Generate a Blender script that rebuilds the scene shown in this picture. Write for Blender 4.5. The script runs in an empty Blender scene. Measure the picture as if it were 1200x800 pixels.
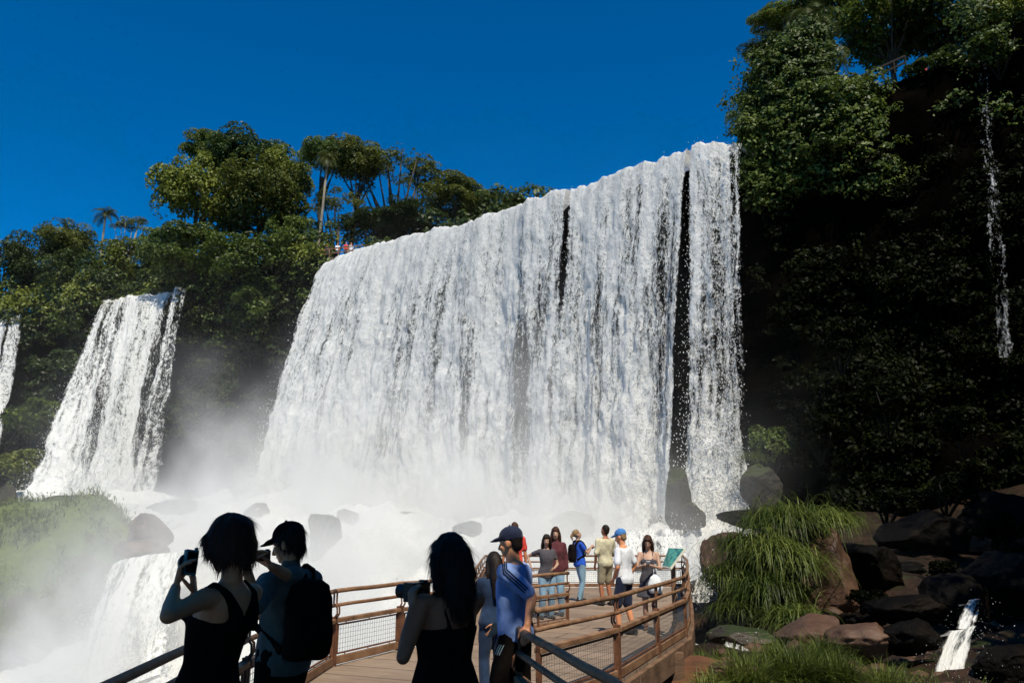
import bpy, bmesh, math, random
import numpy as np
from mathutils import Vector, Matrix, Quaternion
R = math.radians
sc = bpy.context.scene
col = sc.collection
rng = np.random.default_rng(7)
random.seed(7)

# ------------------------------------------------------------------ camera
CAMZ = 1.7; F = 933.0; PITCH = R(13.27)
cam = bpy.data.objects.new('camera', bpy.data.cameras.new('camera')); col.objects.link(cam)
cam.data.lens = 28.0; cam.data.sensor_width = 36.0; cam.data.clip_end = 5000; cam.data.clip_start = .05
cam.location = (0, 0, CAMZ); cam.rotation_euler = (math.pi/2 + PITCH, 0, 0)
sc.camera = cam
CP, SP = math.cos(PITCH), math.sin(PITCH)
def at(px, py, Y):
    """world point at distance Y (along +y) in the direction of a photo pixel"""
    u = (px-600)/F; v = (400-py)/F
    y = CP - v*SP; z = v*CP + SP
    return Vector((u/y*Y, Y, CAMZ + z/y*Y))
def atz(px, py, z):
    u = (px-600)/F; v = (400-py)/F
    y = CP - v*SP; zz = v*CP + SP
    Y = (z-CAMZ)/zz*y
    return Vector((u/y*Y, Y, z))

# ------------------------------------------------------------------ noise
def _hash(i, j, k, seed):
    h = (i*374761393 + j*668265263 + k*2147483647 + seed*1274126177) & 0xffffffff
    h = ((h ^ (h >> 13))*1274126177) & 0xffffffff
    h = ((h ^ (h >> 15))*2246822519) & 0xffffffff
    return ((h ^ (h >> 16)) & 0xffffff)/float(0xffffff)
def vnoise(p, seed=0):
    p = np.asarray(p, float); f = np.floor(p); i = f.astype(np.int64); t = p-f; t = t*t*t*(t*(t*6-15)+10)
    o = np.zeros(len(p))
    for a in (0, 1):
        for b in (0, 1):
            for c in (0, 1):
                w = (t[:, 0] if a else 1-t[:, 0])*(t[:, 1] if b else 1-t[:, 1])*(t[:, 2] if c else 1-t[:, 2])
                o += w*_hash(i[:, 0]+a, i[:, 1]+b, i[:, 2]+c, seed)
    return o*2-1
def fbm(p, oct=4, seed=0, gain=.5, lac=2.03):
    p = np.asarray(p, float); o = np.zeros(len(p)); a = 1.; s = 0.
    for n in range(oct):
        o += a*vnoise(p, seed+n*17); s += a; a *= gain; p = p*lac + 11.3
    return o/s
def sstep(a, b, x):
    t = np.clip((x-a)/(b-a), 0, 1); return t*t*(3-2*t)

# ------------------------------------------------------------------ scene helpers
def tag(o, label=None, cat=None, group=None, kind=None):
    if label: o['label'] = label
    if cat: o['category'] = cat
    if group: o['group'] = group
    if kind: o['kind'] = kind
    return o
def empty(name, loc=(0, 0, 0), rz=0, label=None, cat=None, group=None):
    o = bpy.data.objects.new(name, None); col.objects.link(o); o.empty_display_size = .2
    o.location = loc; o.rotation_euler = (0, 0, rz)
    return tag(o, label, cat, group)
def link(name, me, mat=None, parent=None, smooth=False):
    o = bpy.data.objects.new(name, me); col.objects.link(o)
    if mat is not None:
        for m in (mat if isinstance(mat, (list, tuple)) else [mat]): me.materials.append(m)
    if parent is not None: o.parent = parent
    if smooth and len(me.polygons): me.polygons.foreach_set('use_smooth', [True]*len(me.polygons))
    return o
def mesh_np(name, V, Fq):
    """mesh from vertex array and an (n,k) face array"""
    V = np.asarray(V, np.float32); Fq = np.asarray(Fq, np.int32); k = Fq.shape[1]
    me = bpy.data.meshes.new(name)
    me.vertices.add(len(V)); me.vertices.foreach_set('co', V.ravel())
    me.loops.add(Fq.size); me.loops.foreach_set('vertex_index', Fq.ravel())
    me.polygons.add(len(Fq)); me.polygons.foreach_set('loop_start', np.arange(len(Fq), dtype=np.int32)*k)
    me.update(calc_edges=True); me.validate()
    return me
def grid_faces(nu, nv):
    i = np.arange(nu-1)[:, None]*nv + np.arange(nv-1)[None, :]
    i = i.ravel(); return np.stack([i, i+nv, i+nv+1, i+1], 1)
def attr(me, name, vals):
    a = me.attributes.new(name, 'FLOAT', 'POINT'); a.data.foreach_set('value', np.asarray(vals, np.float32))
class MB:
    """collects shapes into one mesh"""
    def __init__(s): s.v = []; s.f = []; s.m = []; s.mi = 0
    def add(s, V, Fs):
        b = len(s.v); s.v += [tuple(x) for x in V]; s.f += [tuple(i+b for i in f) for f in Fs]; s.m += [s.mi]*len(Fs)
    def box(s, c, d, rz=0, M=None):
        hx, hy, hz = d[0]/2, d[1]/2, d[2]/2
        V = [Vector((x*hx, y*hy, z*hz)) for x in (-1, 1) for y in (-1, 1) for z in (-1, 1)]
        if M is None: M = Matrix.Rotation(rz, 3, 'Z')
        V = [M @ v + Vector(c) for v in V]
        s.add(V, [(0, 1, 3, 2), (4, 6, 7, 5), (0, 4, 5, 1), (2, 3, 7, 6), (0, 2, 6, 4), (1, 5, 7, 3)])
    def bar(s, a, b, w, h, up=(0, 0, 1)):
        """rectangular bar from a to b, w across, h along up"""
        a, b = Vector(a), Vector(b); d = b-a; L = d.length
        if L < 1e-6: return
        x = d/L; y = Vector(up).cross(x)
        if y.length < 1e-5: y = Vector((1, 0, 0)).cross(x)
        y.normalize(); z = x.cross(y)
        M = Matrix((x, y, z)).transposed()
        s.box((a+b)/2, (L, w, h), M=M)
    def tube(s, pts, r, n=8, cap=True):
        pts = [Vector(p) for p in pts]; rs = r if isinstance(r, (list, tuple)) else [r]*len(pts)
        V = []; Fs = []; prev = None
        for i, p in enumerate(pts):
            d = (pts[min(i+1, len(pts)-1)] - pts[max(i-1, 0)])
            d = d.normalized() if d.length > 1e-9 else Vector((0, 0, 1))
            if prev is None: x = d.orthogonal().normalized()
            else:
                x = prev - d*prev.dot(d); x = x.normalized() if x.length > 1e-6 else d.orthogonal().normalized()
            prev = x; y = d.cross(x)
            for k in range(n):
                a = 2*math.pi*k/n; V.append(p + (x*math.cos(a)+y*math.sin(a))*rs[i])
        for i in range(len(pts)-1):
            for k in range(n):
                k2 = (k+1) % n; Fs.append((i*n+k, i*n+k2, (i+1)*n+k2, (i+1)*n+k))
        if cap:
            Fs.append(tuple(range(n-1, -1, -1))); Fs.append(tuple((len(pts)-1)*n+k for k in range(n)))
        s.add(V, Fs)
    def loft(s, rings, cap=True):
        n = len(rings[0]); V = [p for r in rings for p in r]; Fs = []
        for i in range(len(rings)-1):
            for k in range(n):
                k2 = (k+1) % n; Fs.append((i*n+k, i*n+k2, (i+1)*n+k2, (i+1)*n+k))
        if cap:
            Fs.append(tuple(range(n-1, -1, -1))); Fs.append(tuple((len(rings)-1)*n+k for k in range(n)))
        s.add(V, Fs)
    def cap(s, a, ra, b, rb, n=12):
        """tapered capsule"""
        a, b = Vector(a), Vector(b); d = b-a; L = max(d.length, 1e-4); x = d/L if d.length > 1e-5 else Vector((0, 0, 1))
        u = x.orthogonal().normalized(); w = x.cross(u); rings = []
        for t in (-85, -55, -25): rings.append((a + x*ra*math.sin(R(t)), ra*math.cos(R(t))))
        rings += [(a, ra), (a.lerp(b, .5), (ra+rb)/2), (b, rb)]
        for t in (25, 55, 85): rings.append((b + x*rb*math.sin(R(t)), rb*math.cos(R(t))))
        s.loft([[c + (u*math.cos(2*math.pi*k/n)+w*math.sin(2*math.pi*k/n))*r for k in range(n)] for c, r in rings])
    def ell(s, c, r, M=None, n=14, m=9):
        c = Vector(c); M = M or Matrix.Identity(3); rings = []
        for i in range(m):
            t = -math.pi/2 + math.pi*(i+.25)/(m-.5)
            rings.append([c + M @ Vector((r[0]*math.cos(t)*math.cos(2*math.pi*k/n), r[1]*math.cos(t)*math.sin(2*math.pi*k/n), r[2]*math.sin(t))) for k in range(n)])
        s.loft(rings)
    def mesh(s, name):
        me = bpy.data.meshes.new(name); me.from_pydata(s.v, [], s.f); me.update(); return me
    def build(s, name, mat, parent=None, smooth=False, bevel=0):
        me = s.mesh(name); o = link(name, me, mat, parent, smooth)
        if any(s.m): me.polygons.foreach_set('material_index', s.m)
        if bevel:
            b = o.modifiers.new('bevel', 'BEVEL'); b.width = bevel; b.segments = 2; b.limit_method = 'ANGLE'
        return o

# ------------------------------------------------------------------ materials
def newmat(name):
    m = bpy.data.materials.new(name); m.use_nodes = True; nt = m.node_tree
    for n in list(nt.nodes): nt.nodes.remove(n)
    out = nt.nodes.new('ShaderNodeOutputMaterial')
    return m, nt, out
class N:
    def __init__(s, nt): s.nt = nt
    def __call__(s, t, ins=None, **kw):
        n = s.nt.nodes.new('ShaderNode'+t)
        for k, v in kw.items(): setattr(n, k, v)
        for k, v in (ins or {}).items():
            i = n.inputs[k]
            if isinstance(v, bpy.types.NodeSocket): s.nt.links.new(v, i)
            else: i.default_value = v
        return n
    def math(s, op, a, b=None, clamp=False):
        n = s.nt.nodes.new('ShaderNodeMath'); n.operation = op; n.use_clamp = clamp
        for k, v in ((0, a), (1, b)):
            if v is None: continue
            if isinstance(v, bpy.types.NodeSocket): s.nt.links.new(v, n.inputs[k])
            else: n.inputs[k].default_value = v
        return n.outputs[0]
    def ramp(s, fac, stops, interp='LINEAR'):
        n = s.nt.nodes.new('ShaderNodeValToRGB'); s.nt.links.new(fac, n.inputs[0]); cr = n.color_ramp; cr.interpolation = interp
        while len(cr.elements) < len(stops): cr.elements.new(.5)
        for e, (p, c) in zip(cr.elements, stops):
            e.position = p; e.color = (*c, 1) if len(c) == 3 else c
        return n.outputs[0]
    def map(s, v, a, b, c=0., d=1., smooth=True):
        n = s.nt.nodes.new('ShaderNodeMapRange'); n.interpolation_type = 'SMOOTHSTEP' if smooth else 'LINEAR'
        s.nt.links.new(v, n.inputs[0])
        for k, x in zip((1, 2, 3, 4), (a, b, c, d)): n.inputs[k].default_value = x
        return n.outputs[0]
    def noise(s, vec, scale, detail=4, rough=.55, dist=0.):
        n = s('TexNoise', {'Scale': scale, 'Detail': detail, 'Roughness': rough, 'Distortion': dist})
        if vec is not None: s.nt.links.new(vec, n.inputs['Vector'])
        return n.outputs['Fac']
    def mapping(s, vec, scale=(1, 1, 1), loc=(0, 0, 0), rot=(0, 0, 0)):
        return s('Mapping', {'Vector': vec, 'Scale': scale, 'Location': loc, 'Rotation': rot}).outputs[0]
    def link(s, a, b): s.nt.links.new(a, b)
def surf(name, c1, c2, scale=6., rough=.7, bump=.25, bscale=None, spec=.3, c3=None, stretch=(1, 1, 1), metal=0., sheen=0., dist=.02, detail=6):
    """general two or three tone procedural surface with bump"""
    m, nt, out = newmat(name); n = N(nt)
    tc = n('TexCoord').outputs['Object']; v = n.mapping(tc, stretch)
    f = n.noise(v, scale, detail, .6)
    stops = [(.3, c1), (.7, c2)] if c3 is None else [(.28, c1), (.52, c2), (.72, c3)]
    b = n('BsdfPrincipled', {'Base Color': n.ramp(f, stops), 'Roughness': rough, 'Specular IOR Level': spec, 'Metallic': metal})
    if sheen: b.inputs['Sheen Weight'].default_value = sheen
    if bump:
        g = n.noise(v, bscale or scale*5, 5, .65)
        bp = n('Bump', {'Height': g, 'Strength': bump, 'Distance': dist}); n.link(bp.outputs[0], b.inputs['Normal'])
    n.link(b.outputs[0], out.inputs[0])
    return m
# ------------------------------------------------------------------ daylight
SUN = Vector((.27, -.96, 0)).normalized(); SEL = R(58)
SDIR = Vector((SUN.x*math.cos(SEL), SUN.y*math.cos(SEL), math.sin(SEL)))
w = bpy.data.worlds.new('World'); sc.world = w; w.use_nodes = True
nt = w.node_tree; n = N(nt)
bg = nt.nodes['Background']
sky = n('TexSky', sky_type='NISHITA'); sky.sun_disc = False; sky.sun_elevation = SEL
sky.sun_rotation = math.atan2(SUN.x, SUN.y); sky.altitude = 2500; sky.air_density = .85; sky.dust_density = 0; sky.ozone_density = 4.5
hs = n('HueSaturation', {'Saturation': 1.40, 'Value': 1.08, 'Hue': .498, 'Color': sky.outputs[0]})
n.link(hs.outputs[0], bg.inputs[0]); bg.inputs[1].default_value = .108
sl = bpy.data.lights.new('sun', 'SUN'); sl.energy = 4.2; sl.angle = R(.53); sl.color = (1, .925, .775)
so = bpy.data.objects.new('sun', sl); col.objects.link(so); so.rotation_euler = SDIR.to_track_quat('Z', 'Y').to_euler()
vs = sc.view_settings; vs.view_transform = 'Standard'; vs.look = 'None'; vs.exposure = .38; vs.gamma = 1; vs.use_curve_mapping = False
sc.render.engine = 'CYCLES'; cy = sc.cycles
cy.use_denoising = True; cy.denoiser = 'OPENIMAGEDENOISE'; cy.denoising_input_passes = 'RGB_ALBEDO_NORMAL'
cy.max_bounces = 7; cy.diffuse_bounces = 4; cy.glossy_bounces = 2; cy.transmission_bounces = 4; cy.transparent_max_bounces = 24; cy.volume_bounces = 3
cy.sample_clamp_indirect = 6; cy.volume_step_rate = 1.; cy.volume_max_steps = 128; cy.use_adaptive_sampling = True; cy.adaptive_threshold = .015

# ------------------------------------------------------------------ setting materials
def rock_mat(name, c1, c2, c3, scale=.5, rough=.55, bump=.6, moss=None, mossamt=.5, bd=.3, spec=.35):
    m, nt, out = newmat(name); n = N(nt)
    tc = n('TexCoord').outputs['Object']; geo = n('NewGeometry')
    f = n.noise(tc, scale, 7, .62); c = n.ramp(f, [(.3, c1), (.5, c2), (.7, c3)])
    g = n.noise(tc, scale*7, 6, .7); vo = n('TexVoronoi', {'Vector': tc, 'Scale': scale*2.2}, feature='DISTANCE_TO_EDGE').outputs['Distance']
    hgt = n.math('ADD', n.math('MULTIPLY', g, .6), n.math('MULTIPLY', n.map(vo, 0, .25), .12))
    if moss:
        z = n('SeparateXYZ', {'Vector': geo.outputs['Normal']}).outputs[2]
        k = n.math('ADD', z, n.math('MULTIPLY', n.math('SUBTRACT', n.noise(tc, scale*1.7, 5), .5), 1.6))
        mx = n('Mix', {'Factor': n.map(k, 1-mossamt, 1.25-mossamt), 'A': c, 'B': n.ramp(g, [(.3, tuple(x*.6 for x in moss)), (.7, moss)])}, data_type='RGBA')
        # RGBA mix sockets are 6/7, result 2
        for l in list(nt.links):
            if l.to_node == mx: nt.links.remove(l)
        n.link(n.map(k, 1-mossamt, 1.25-mossamt), mx.inputs[0]); n.link(c, mx.inputs[6]); n.link(n.ramp(g, [(.3, tuple(x*.5 for x in moss)), (.7, moss)]), mx.inputs[7])
        c = mx.outputs[2]
    b = n('BsdfPrincipled', {'Base Color': c, 'Roughness': rough, 'Specular IOR Level': spec})
    bp = n('Bump', {'Height': hgt, 'Strength': bump, 'Distance': bd}); n.link(bp.outputs[0], b.inputs['Normal'])
    n.link(b.outputs[0], out.inputs[0]); return m
M_CLIFF = rock_mat('shaded_wet_basalt', (.0005, .0005, .0005), (.0014, .0012, .001), (.004, .003, .002), .35, .85, .5, moss=(.003, .0045, .0015), mossamt=.3, spec=.0)  # dark wet rock taken to near black: the cliff's deep shade is in its colour
M_GROUND = rock_mat('stream_bed_rock', (.008, .005, .0035), (.022, .013, .008), (.055, .028, .016), .9, .5, .9, moss=(.03, .042, .010), mossamt=-.02, bd=.15, spec=.2)
M_SOIL = rock_mat('red_soil', (.05, .02, .010), (.11, .045, .02), (.17, .075, .035), 1.6, .9, .5, bd=.05)
M_BOULDER = rock_mat('dark_boulder', (.014, .012, .010), (.035, .027, .02), (.075, .052, .035), .8, .45, .6, moss=(.035, .05, .012), mossamt=.3, bd=.12)
M_MOSSY = rock_mat('mossy_boulder', (.012, .011, .008), (.03, .026, .016), (.06, .045, .03), .8, .7, .9, moss=(.045, .055, .014), mossamt=.5, bd=.2)
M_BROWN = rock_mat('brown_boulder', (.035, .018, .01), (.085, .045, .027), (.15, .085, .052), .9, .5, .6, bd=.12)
M_HILL = rock_mat('grass_slope', (.04, .035, .02), (.08, .07, .035), (.11, .09, .05), .4, .9, .5, moss=(.13, .17, .035), mossamt=.9)
M_PLATEAU = rock_mat('forest_floor', (.01, .012, .005), (.02, .022, .01), (.035, .03, .015), .3, .95, .4)

def water_mat(name, gain=1., white=.93, trans=.25, foam=False):
    """falling white water: clumps and streaks of foam with gaps; sm = metres along the crest, dm = metres fallen, dens = body of water"""
    m, nt, out = newmat(name); n = N(nt)
    A = lambda k: n('Attribute', attribute_name=k).outputs['Fac']
    sm, dm, dn = A('sm'), A('dm'), A('dens')
    v = n('CombineXYZ', {'X': sm, 'Y': dm}).outputs[0]
    warp = n.noise(n.mapping(v, (.5, .12, 1)), 1., 2)
    v2 = n('CombineXYZ', {'X': n.math('ADD', sm, n.math('MULTIPLY', warp, .9)), 'Y': dm}).outputs[0]
    n1 = n.noise(n.mapping(v2, (1.5, .11, 1)), 1., 5, .55)
    n2 = n.noise(n.mapping(v2, (5.2, 2.1, 1)), 1., 6, .68)
    n3 = n.noise(n.mapping(v, (13, 5.5, 1)), 1., 3, .7)
    n0 = n.noise(n.mapping(v2, (.5, .028, 1)), 1., 3, .5)
    n4 = n.noise(n.mapping(v2, (4.2, .42, 1)), 1., 4, .6)
    fade = n.map(dm, 5., 24., 1., .42)
    a = n.math('ADD', n.math('MULTIPLY', n.math('SUBTRACT', n1, .5), 1.2), n.math('MULTIPLY', n.math('MULTIPLY', n.math('SUBTRACT', n2, .5), 1.7*gain), fade))
    a = n.math('ADD', a, n.math('MULTIPLY', n.math('MULTIPLY', n.math('SUBTRACT', n3, .5), 1.1*gain), fade))
    a = n.math('ADD', a, n.math('ADD', n.math('MULTIPLY', n.math('SUBTRACT', n0, .5), 1.0), n.math('MULTIPLY', n.math('SUBTRACT', n4, .5), 1.1)))
    a = n.math('ADD', a, dn)
    al = n.map(a, .14, .72)
    c = n.ramp(n.math('ADD', n.math('ADD', n.math('MULTIPLY', n3, .28), n.math('MULTIPLY', n2, .28)), n.math('ADD', n.math('MULTIPLY', n1, .24), n.math('MULTIPLY', n.math('ADD', n4, n0), .15))), [(.38, (white*.22, white*.235, white*.22)), (.48, (white*.72, white*.74, white*.71)), (.56, (white, white*.992, white*.955))])
    d = n('BsdfDiffuse', {'Color': c, 'Roughness': .6}); t = n('BsdfTranslucent', {'Color': c})
    bp = n('Bump', {'Height': n.math('ADD', n2, n.math('MULTIPLY', n3, .5)), 'Strength': .7, 'Distance': .3})
    n.link(bp.outputs[0], d.inputs['Normal'])
    mx = n('MixShader', {0: trans, 1: d.outputs[0], 2: t.outputs[0]})
    tr = n('BsdfTransparent')
    o = n('MixShader', {0: al, 1: tr.outputs[0], 2: mx.outputs[0]})
    n.link(o.outputs[0], out.inputs[0]); return m
M_WATER = water_mat('falling_water')
M_THIN = water_mat('thin_falling_water', 1.35)
def foam_mat(name):
    m, nt, out = newmat(name); n = N(nt)
    tc = n('TexCoord').outputs['Object']
    f = n.noise(n.mapping(tc, (.5, .22, .5)), 1., 6, .65, .6); g = n.noise(n.mapping(tc, (2.2, 1.2, 1.6)), 1., 6, .7, .4)
    fo = n('Attribute', attribute_name='foam').outputs['Fac']
    k = n.math('ADD', n.math('MULTIPLY', n.math('ADD', f, g), .5), n.math('MULTIPLY', n.math('SUBTRACT', fo, .5), .55))
    c = n.ramp(k, [(.30, (.03, .032, .028)), (.40, (.26, .27, .25)), (.50, (.48, .485, .46)), (.66, (.64, .64, .61))])
    b = n('BsdfPrincipled', {'Base Color': c, 'Roughness': n.map(k, .3, .5, .12, .85), 'Specular IOR Level': .3, 'Subsurface Weight': 0.})
    bp = n('Bump', {'Height': n.math('ADD', f, n.math('MULTIPLY', g, .6)), 'Strength': .7, 'Distance': .5}); n.link(bp.outputs[0], b.inputs['Normal'])
    n.link(b.outputs[0], out.inputs[0]); return m
M_FOAM = foam_mat('white_water')
m, nt, out = newmat('spray_drops'); n = N(nt)
d = n('BsdfDiffuse', {'Color': (.9, .9, .89, 1)}); t = n('BsdfTranslucent', {'Color': (.9, .9, .89, 1)})
n.link(n('MixShader', {0: .4, 1: d.outputs[0], 2: t.outputs[0]}).outputs[0], out.inputs[0]); M_DROP = m

# ------------------------------------------------------------------ terrain
CTRL = np.array([
 # x, y, ground z, water (+1 river, -1 dry)
 (0, -30, -2.6, -1), (0, -6, -2.5, -1), (0, 4, -2.5, -1), (-3, 7, -6, -1), (-8, 10, -9, .2), (-2, 12, -4.2, -1), (2, 7, -1.6, -1), (3.2, 9, -.9, -1),
 (1, 14, -2.0, -1), (0, 20, -3.2, -.4), (3, 20, -2.0, -.5), (4.2, 12, -.62, -1), (3.6, 14.6, -.42, -1), (5, 14.5, -.5, -1), (7, 12, -.8, -1), (7, 15, -.7, -1), (10, 15, -.9, -1), (14, 14, -1.0, -1),
 (6, 18, -.72, .4), (8.5, 17.5, -.75, .3), (5, 22, -1.3, 1), (7, 21, -.35, -1), (9, 21, -.3, -1), (11, 20, -.5, -1), (14, 20, -.4, -1), (20, 22, .4, -1), (8, 26, 0, -.6), (12, 28, .8, -1), (18, 30, 1.2, -1),
 (25, 32, 2, -1), (11, 38, 1.2, -.8), (16, 40, 2.2, -1), (9.6, 40, .2, 1), (12.5, 47, 1.0, 1), (15, 46, 2.4, -.8), (6, 42, -.6, 1), (4, 33, -2.2, 1), (0, 30, -3.4, 1), (-4, 28, -4.2, 1), (0, 45, -.6, 1),
 (-8, 30, -5.6, 1), (-9, 40, -2.8, 1), (-10, 52, .4, 1), (0, 58, 1.4, 1), (-10, 62, 2.8, 1), (-18, 72, 4.2, 1), (-24, 66, 2.4, .6), (-16, 48, -1.2, 1), (-14, 36, -5.2, 1), (-14, 26, -8.5, 1), (-10, 18, -9.5, 1),
 (-20, 40, -5.2, 1), (-21, 30, -8.4, 1), (-20, 20, -9.5, 1), (-30, 30, -9, 1), (-26, 40, -6, .2), (-25, 55, 1.0, .5), (-31, 66, 2.6, .2), (-36, 78, 4.4, .9), (-44, 80, 4.5, 1), (-50, 72, 4.0, .9), (-40, 66, 3.2, .1), (-52, 62, 2.0, .6),
 (-60, 80, 5, -.5), (-44, 52, -3, -.3), (-60, 50, -2, -.6), (-40, 36, -8, .4), (-60, 30, -8, -.5), (-34, 88, 5, -.8), (-20, 80, 5, -.6), (16, 60, 3, -1), (30, 44, 4, -1), (40, 30, 4, -1), (30, 10, 0, -1), (50, 0, 3, -1), (-40, 0, -9, 0), (-80, 60, -4, -1), (-80, 100, 4, -1), (30, -30, -1, -1), (-40, -40, -8, -1)], float)
def rbf(x, y):
    X = np.stack([x, y], 1); d2 = ((X[:, None, :]-CTRL[None, :, :2])**2).sum(2)
    wgt = 1/(d2+1.2)**1.9; s = wgt.sum(1)
    return (wgt*CTRL[:, 2]).sum(1)/s, (wgt*CTRL[:, 3]).sum(1)/s
def rbfc(x, y):
    z = np.empty(len(x)); w_ = np.empty(len(x))
    for a in range(0, len(x), 4000): z[a:a+4000], w_[a:a+4000] = rbf(x[a:a+4000], y[a:a+4000])
    return z, w_
def gz(x, y): return float(rbf(np.array([float(x)]), np.array([float(y)]))[0][0])
def axis(segs):
    o = []
    for a, b, s in segs: o += list(np.arange(a, b, s))
    return np.array(o+[segs[-1][1]])
gx = axis([(-3000, -400, 900), (-400, -100, 40), (-100, -34, 2.2), (-34, 1, .8), (1, 20, .28), (20, 60, 1.5), (60, 400, 40), (400, 3000, 900)])
gy = axis([(-3000, -400, 900), (-400, -40, 45), (-40, 6, 1.2), (6, 26, .28), (26, 60, .8), (60, 100, 1.5), (100, 400, 40), (400, 3000, 900)])
GX, GY = np.meshgrid(gx, gy, indexing='ij'); px_, py_ = GX.ravel(), GY.ravel()
z0, wt = rbfc(np.clip(px_, -90, 60), np.clip(py_, -40, 110))
far = np.maximum(np.abs(px_)-90, 0)+np.maximum(-40-py_, 0)+np.maximum(py_-110, 0)
p3 = np.stack([px_, py_, np.zeros_like(px_)], 1)
rough_ = fbm(p3*.35, 5, 3)*.55 + np.abs(fbm(p3*1.1, 4, 9))*.25
near_ = np.exp(-((px_-.2)/2.6)**2)*(py_ < 26)*(py_ > -20)
zg = z0 + rough_*(1-.6*near_) - far*.002
link('ground', mesh_np('ground', np.stack([px_, py_, zg], 1), grid_faces(len(gx), len(gy))), M_GROUND, smooth=True)['kind'] = 'structure'

# white water of the basin and the cascades
wx = axis([(-70, -34, .8), (-34, 16, .3)]); wy = axis([(8, 60, .34), (60, 88, .7)])
WX, WY = np.meshgrid(wx, wy, indexing='ij'); qx, qy = WX.ravel(), WY.ravel()
zw, wf = rbfc(qx, qy); q3 = np.stack([qx, qy, zw*0], 1)
mound = fbm(q3*np.array([.22, .16, 1]), 4, 21)
churn = fbm(q3*np.array([.9, .6, 1]), 4, 5)
zz = zw + .35 + mound*1.1 + np.abs(churn)*.95 + fbm(q3*np.array([2.2, 1.5, 1]), 3, 6)*.28 - 2.6*sstep(.12, -.28, wf + mound*.15) - .8*sstep(.0, 1, np.maximum(qx-3, 0)/3)*sstep(34, 24, qy)
me = mesh_np('river', np.stack([qx, qy, zz], 1), grid_faces(len(wx), len(wy)))
attr(me, 'foam', .40 + .5*sstep(.1, .8, wf) + .25*sstep(24, 34, qy) - .35*sstep(3, 6, qx)*sstep(30, 22, qy))
link('river', me, M_FOAM, smooth=True)['kind'] = 'structure'

# ------------------------------------------------------------------ cliff and plateau
RIM = [(-220, 150, 27), (-140, 122, 27.5), (-90, 104, 27.5), (-61, 96.3, 27.6), (-49, 92.3, 28.15), (-37, 88.2, 28.25), (-28, 85, 29), (-18.5, 79.2, 28.2), (-15, 76.5, 28.4), (15.0, 53.2, 28.2), (17.4, 51.6, 28.9), (23, 49, 31), (30, 46.6, 32), (38, 40.5, 35), (48, 30, 38), (60, 12, 40), (75, -20, 40), (90, -80, 40)]
def resample(P, ds):
    P = np.array(P, float); L = np.r_[0, np.cumsum(np.linalg.norm(np.diff(P[:, :2], axis=0), axis=1))]
    t = np.arange(0, L[-1], ds); return np.stack([np.interp(t, L, P[:, k]) for k in range(P.shape[1])], 1), t
rp, rt = resample(RIM, .8)
tan_ = np.gradient(rp[:, :2], axis=0); ker = np.ones(9)/9
tan_ = np.stack([np.convolve(np.pad(tan_[:, k], 4, 'edge'), ker, 'valid') for k in (0, 1)], 1)
tan_ /= np.linalg.norm(tan_, axis=1)[:, None]
nrm = np.stack([tan_[:, 1], -tan_[:, 0]], 1)       # towards the basin (and the viewer)
nv_ = 46; tt = np.linspace(0, 1, nv_)
V = np.zeros((len(rp), nv_, 3))
drop = (rp[:, 2]+7)[:, None]*tt[None]
V[..., 2] = rp[:, 2][:, None]-drop
slope = .9*tt[None]**2*4 + .0*drop
V[..., :2] = rp[:, None, :2] + nrm[:, None, :]*slope[..., None]
fl = V.reshape(-1, 3)
dsp = fbm(fl*np.array([.16, .16, .22]), 5, 31)*2.2 + fbm(fl*np.array([.5, .5, .9]), 4, 37)*.7
behind = sstep(-20, -16, fl[:, 0])*sstep(16.5, 14.5, fl[:, 0]) + sstep(-51, -49, fl[:, 0])*sstep(-35, -37, fl[:, 0])
dsp = dsp*(1-.7*np.clip(behind, 0, 1)) - .9*np.clip(behind, 0, 1)
ri = np.repeat(np.arange(len(rp)), nv_); fl[:, :2] += nrm[ri]*dsp[:, None]
cliff_grid = fl.reshape(len(rp), nv_, 3)
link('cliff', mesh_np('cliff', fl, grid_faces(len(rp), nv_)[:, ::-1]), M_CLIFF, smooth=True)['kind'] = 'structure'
backs = [(0, 0), (1.2, .25), (4, .8), (14, 2), (60, 3), (500, 3)]
bd = -nrm.copy(); bd[:, 0] = bd[:, 0]*.6 + .4*.45; bd[:, 1] = bd[:, 1]*.6 + .4*.9; bd /= np.linalg.norm(bd, axis=1)[:, None]
V = np.zeros((len(rp), len(backs), 3))
for k, (b, dz) in enumerate(backs):
    V[:, k, :2] = cliff_grid[:, 0, :2]+bd*b; V[:, k, 2] = rp[:, 2]+dz
V[:, 0] = cliff_grid[:, 0]
# the water lies in a shallow bed behind the crest
crest = ((rp[:, 0] > -20) & (rp[:, 0] < 16)) | ((rp[:, 0] > -52) & (rp[:, 0] < -36))
V[crest, 1:4, 2] -= np.array([.5, 1.2, 2.2])[None]
link('plateau', mesh_np('plateau', V.reshape(-1, 3), grid_faces(len(rp), len(backs))), M_PLATEAU, smooth=True)['kind'] = 'structure'

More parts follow.
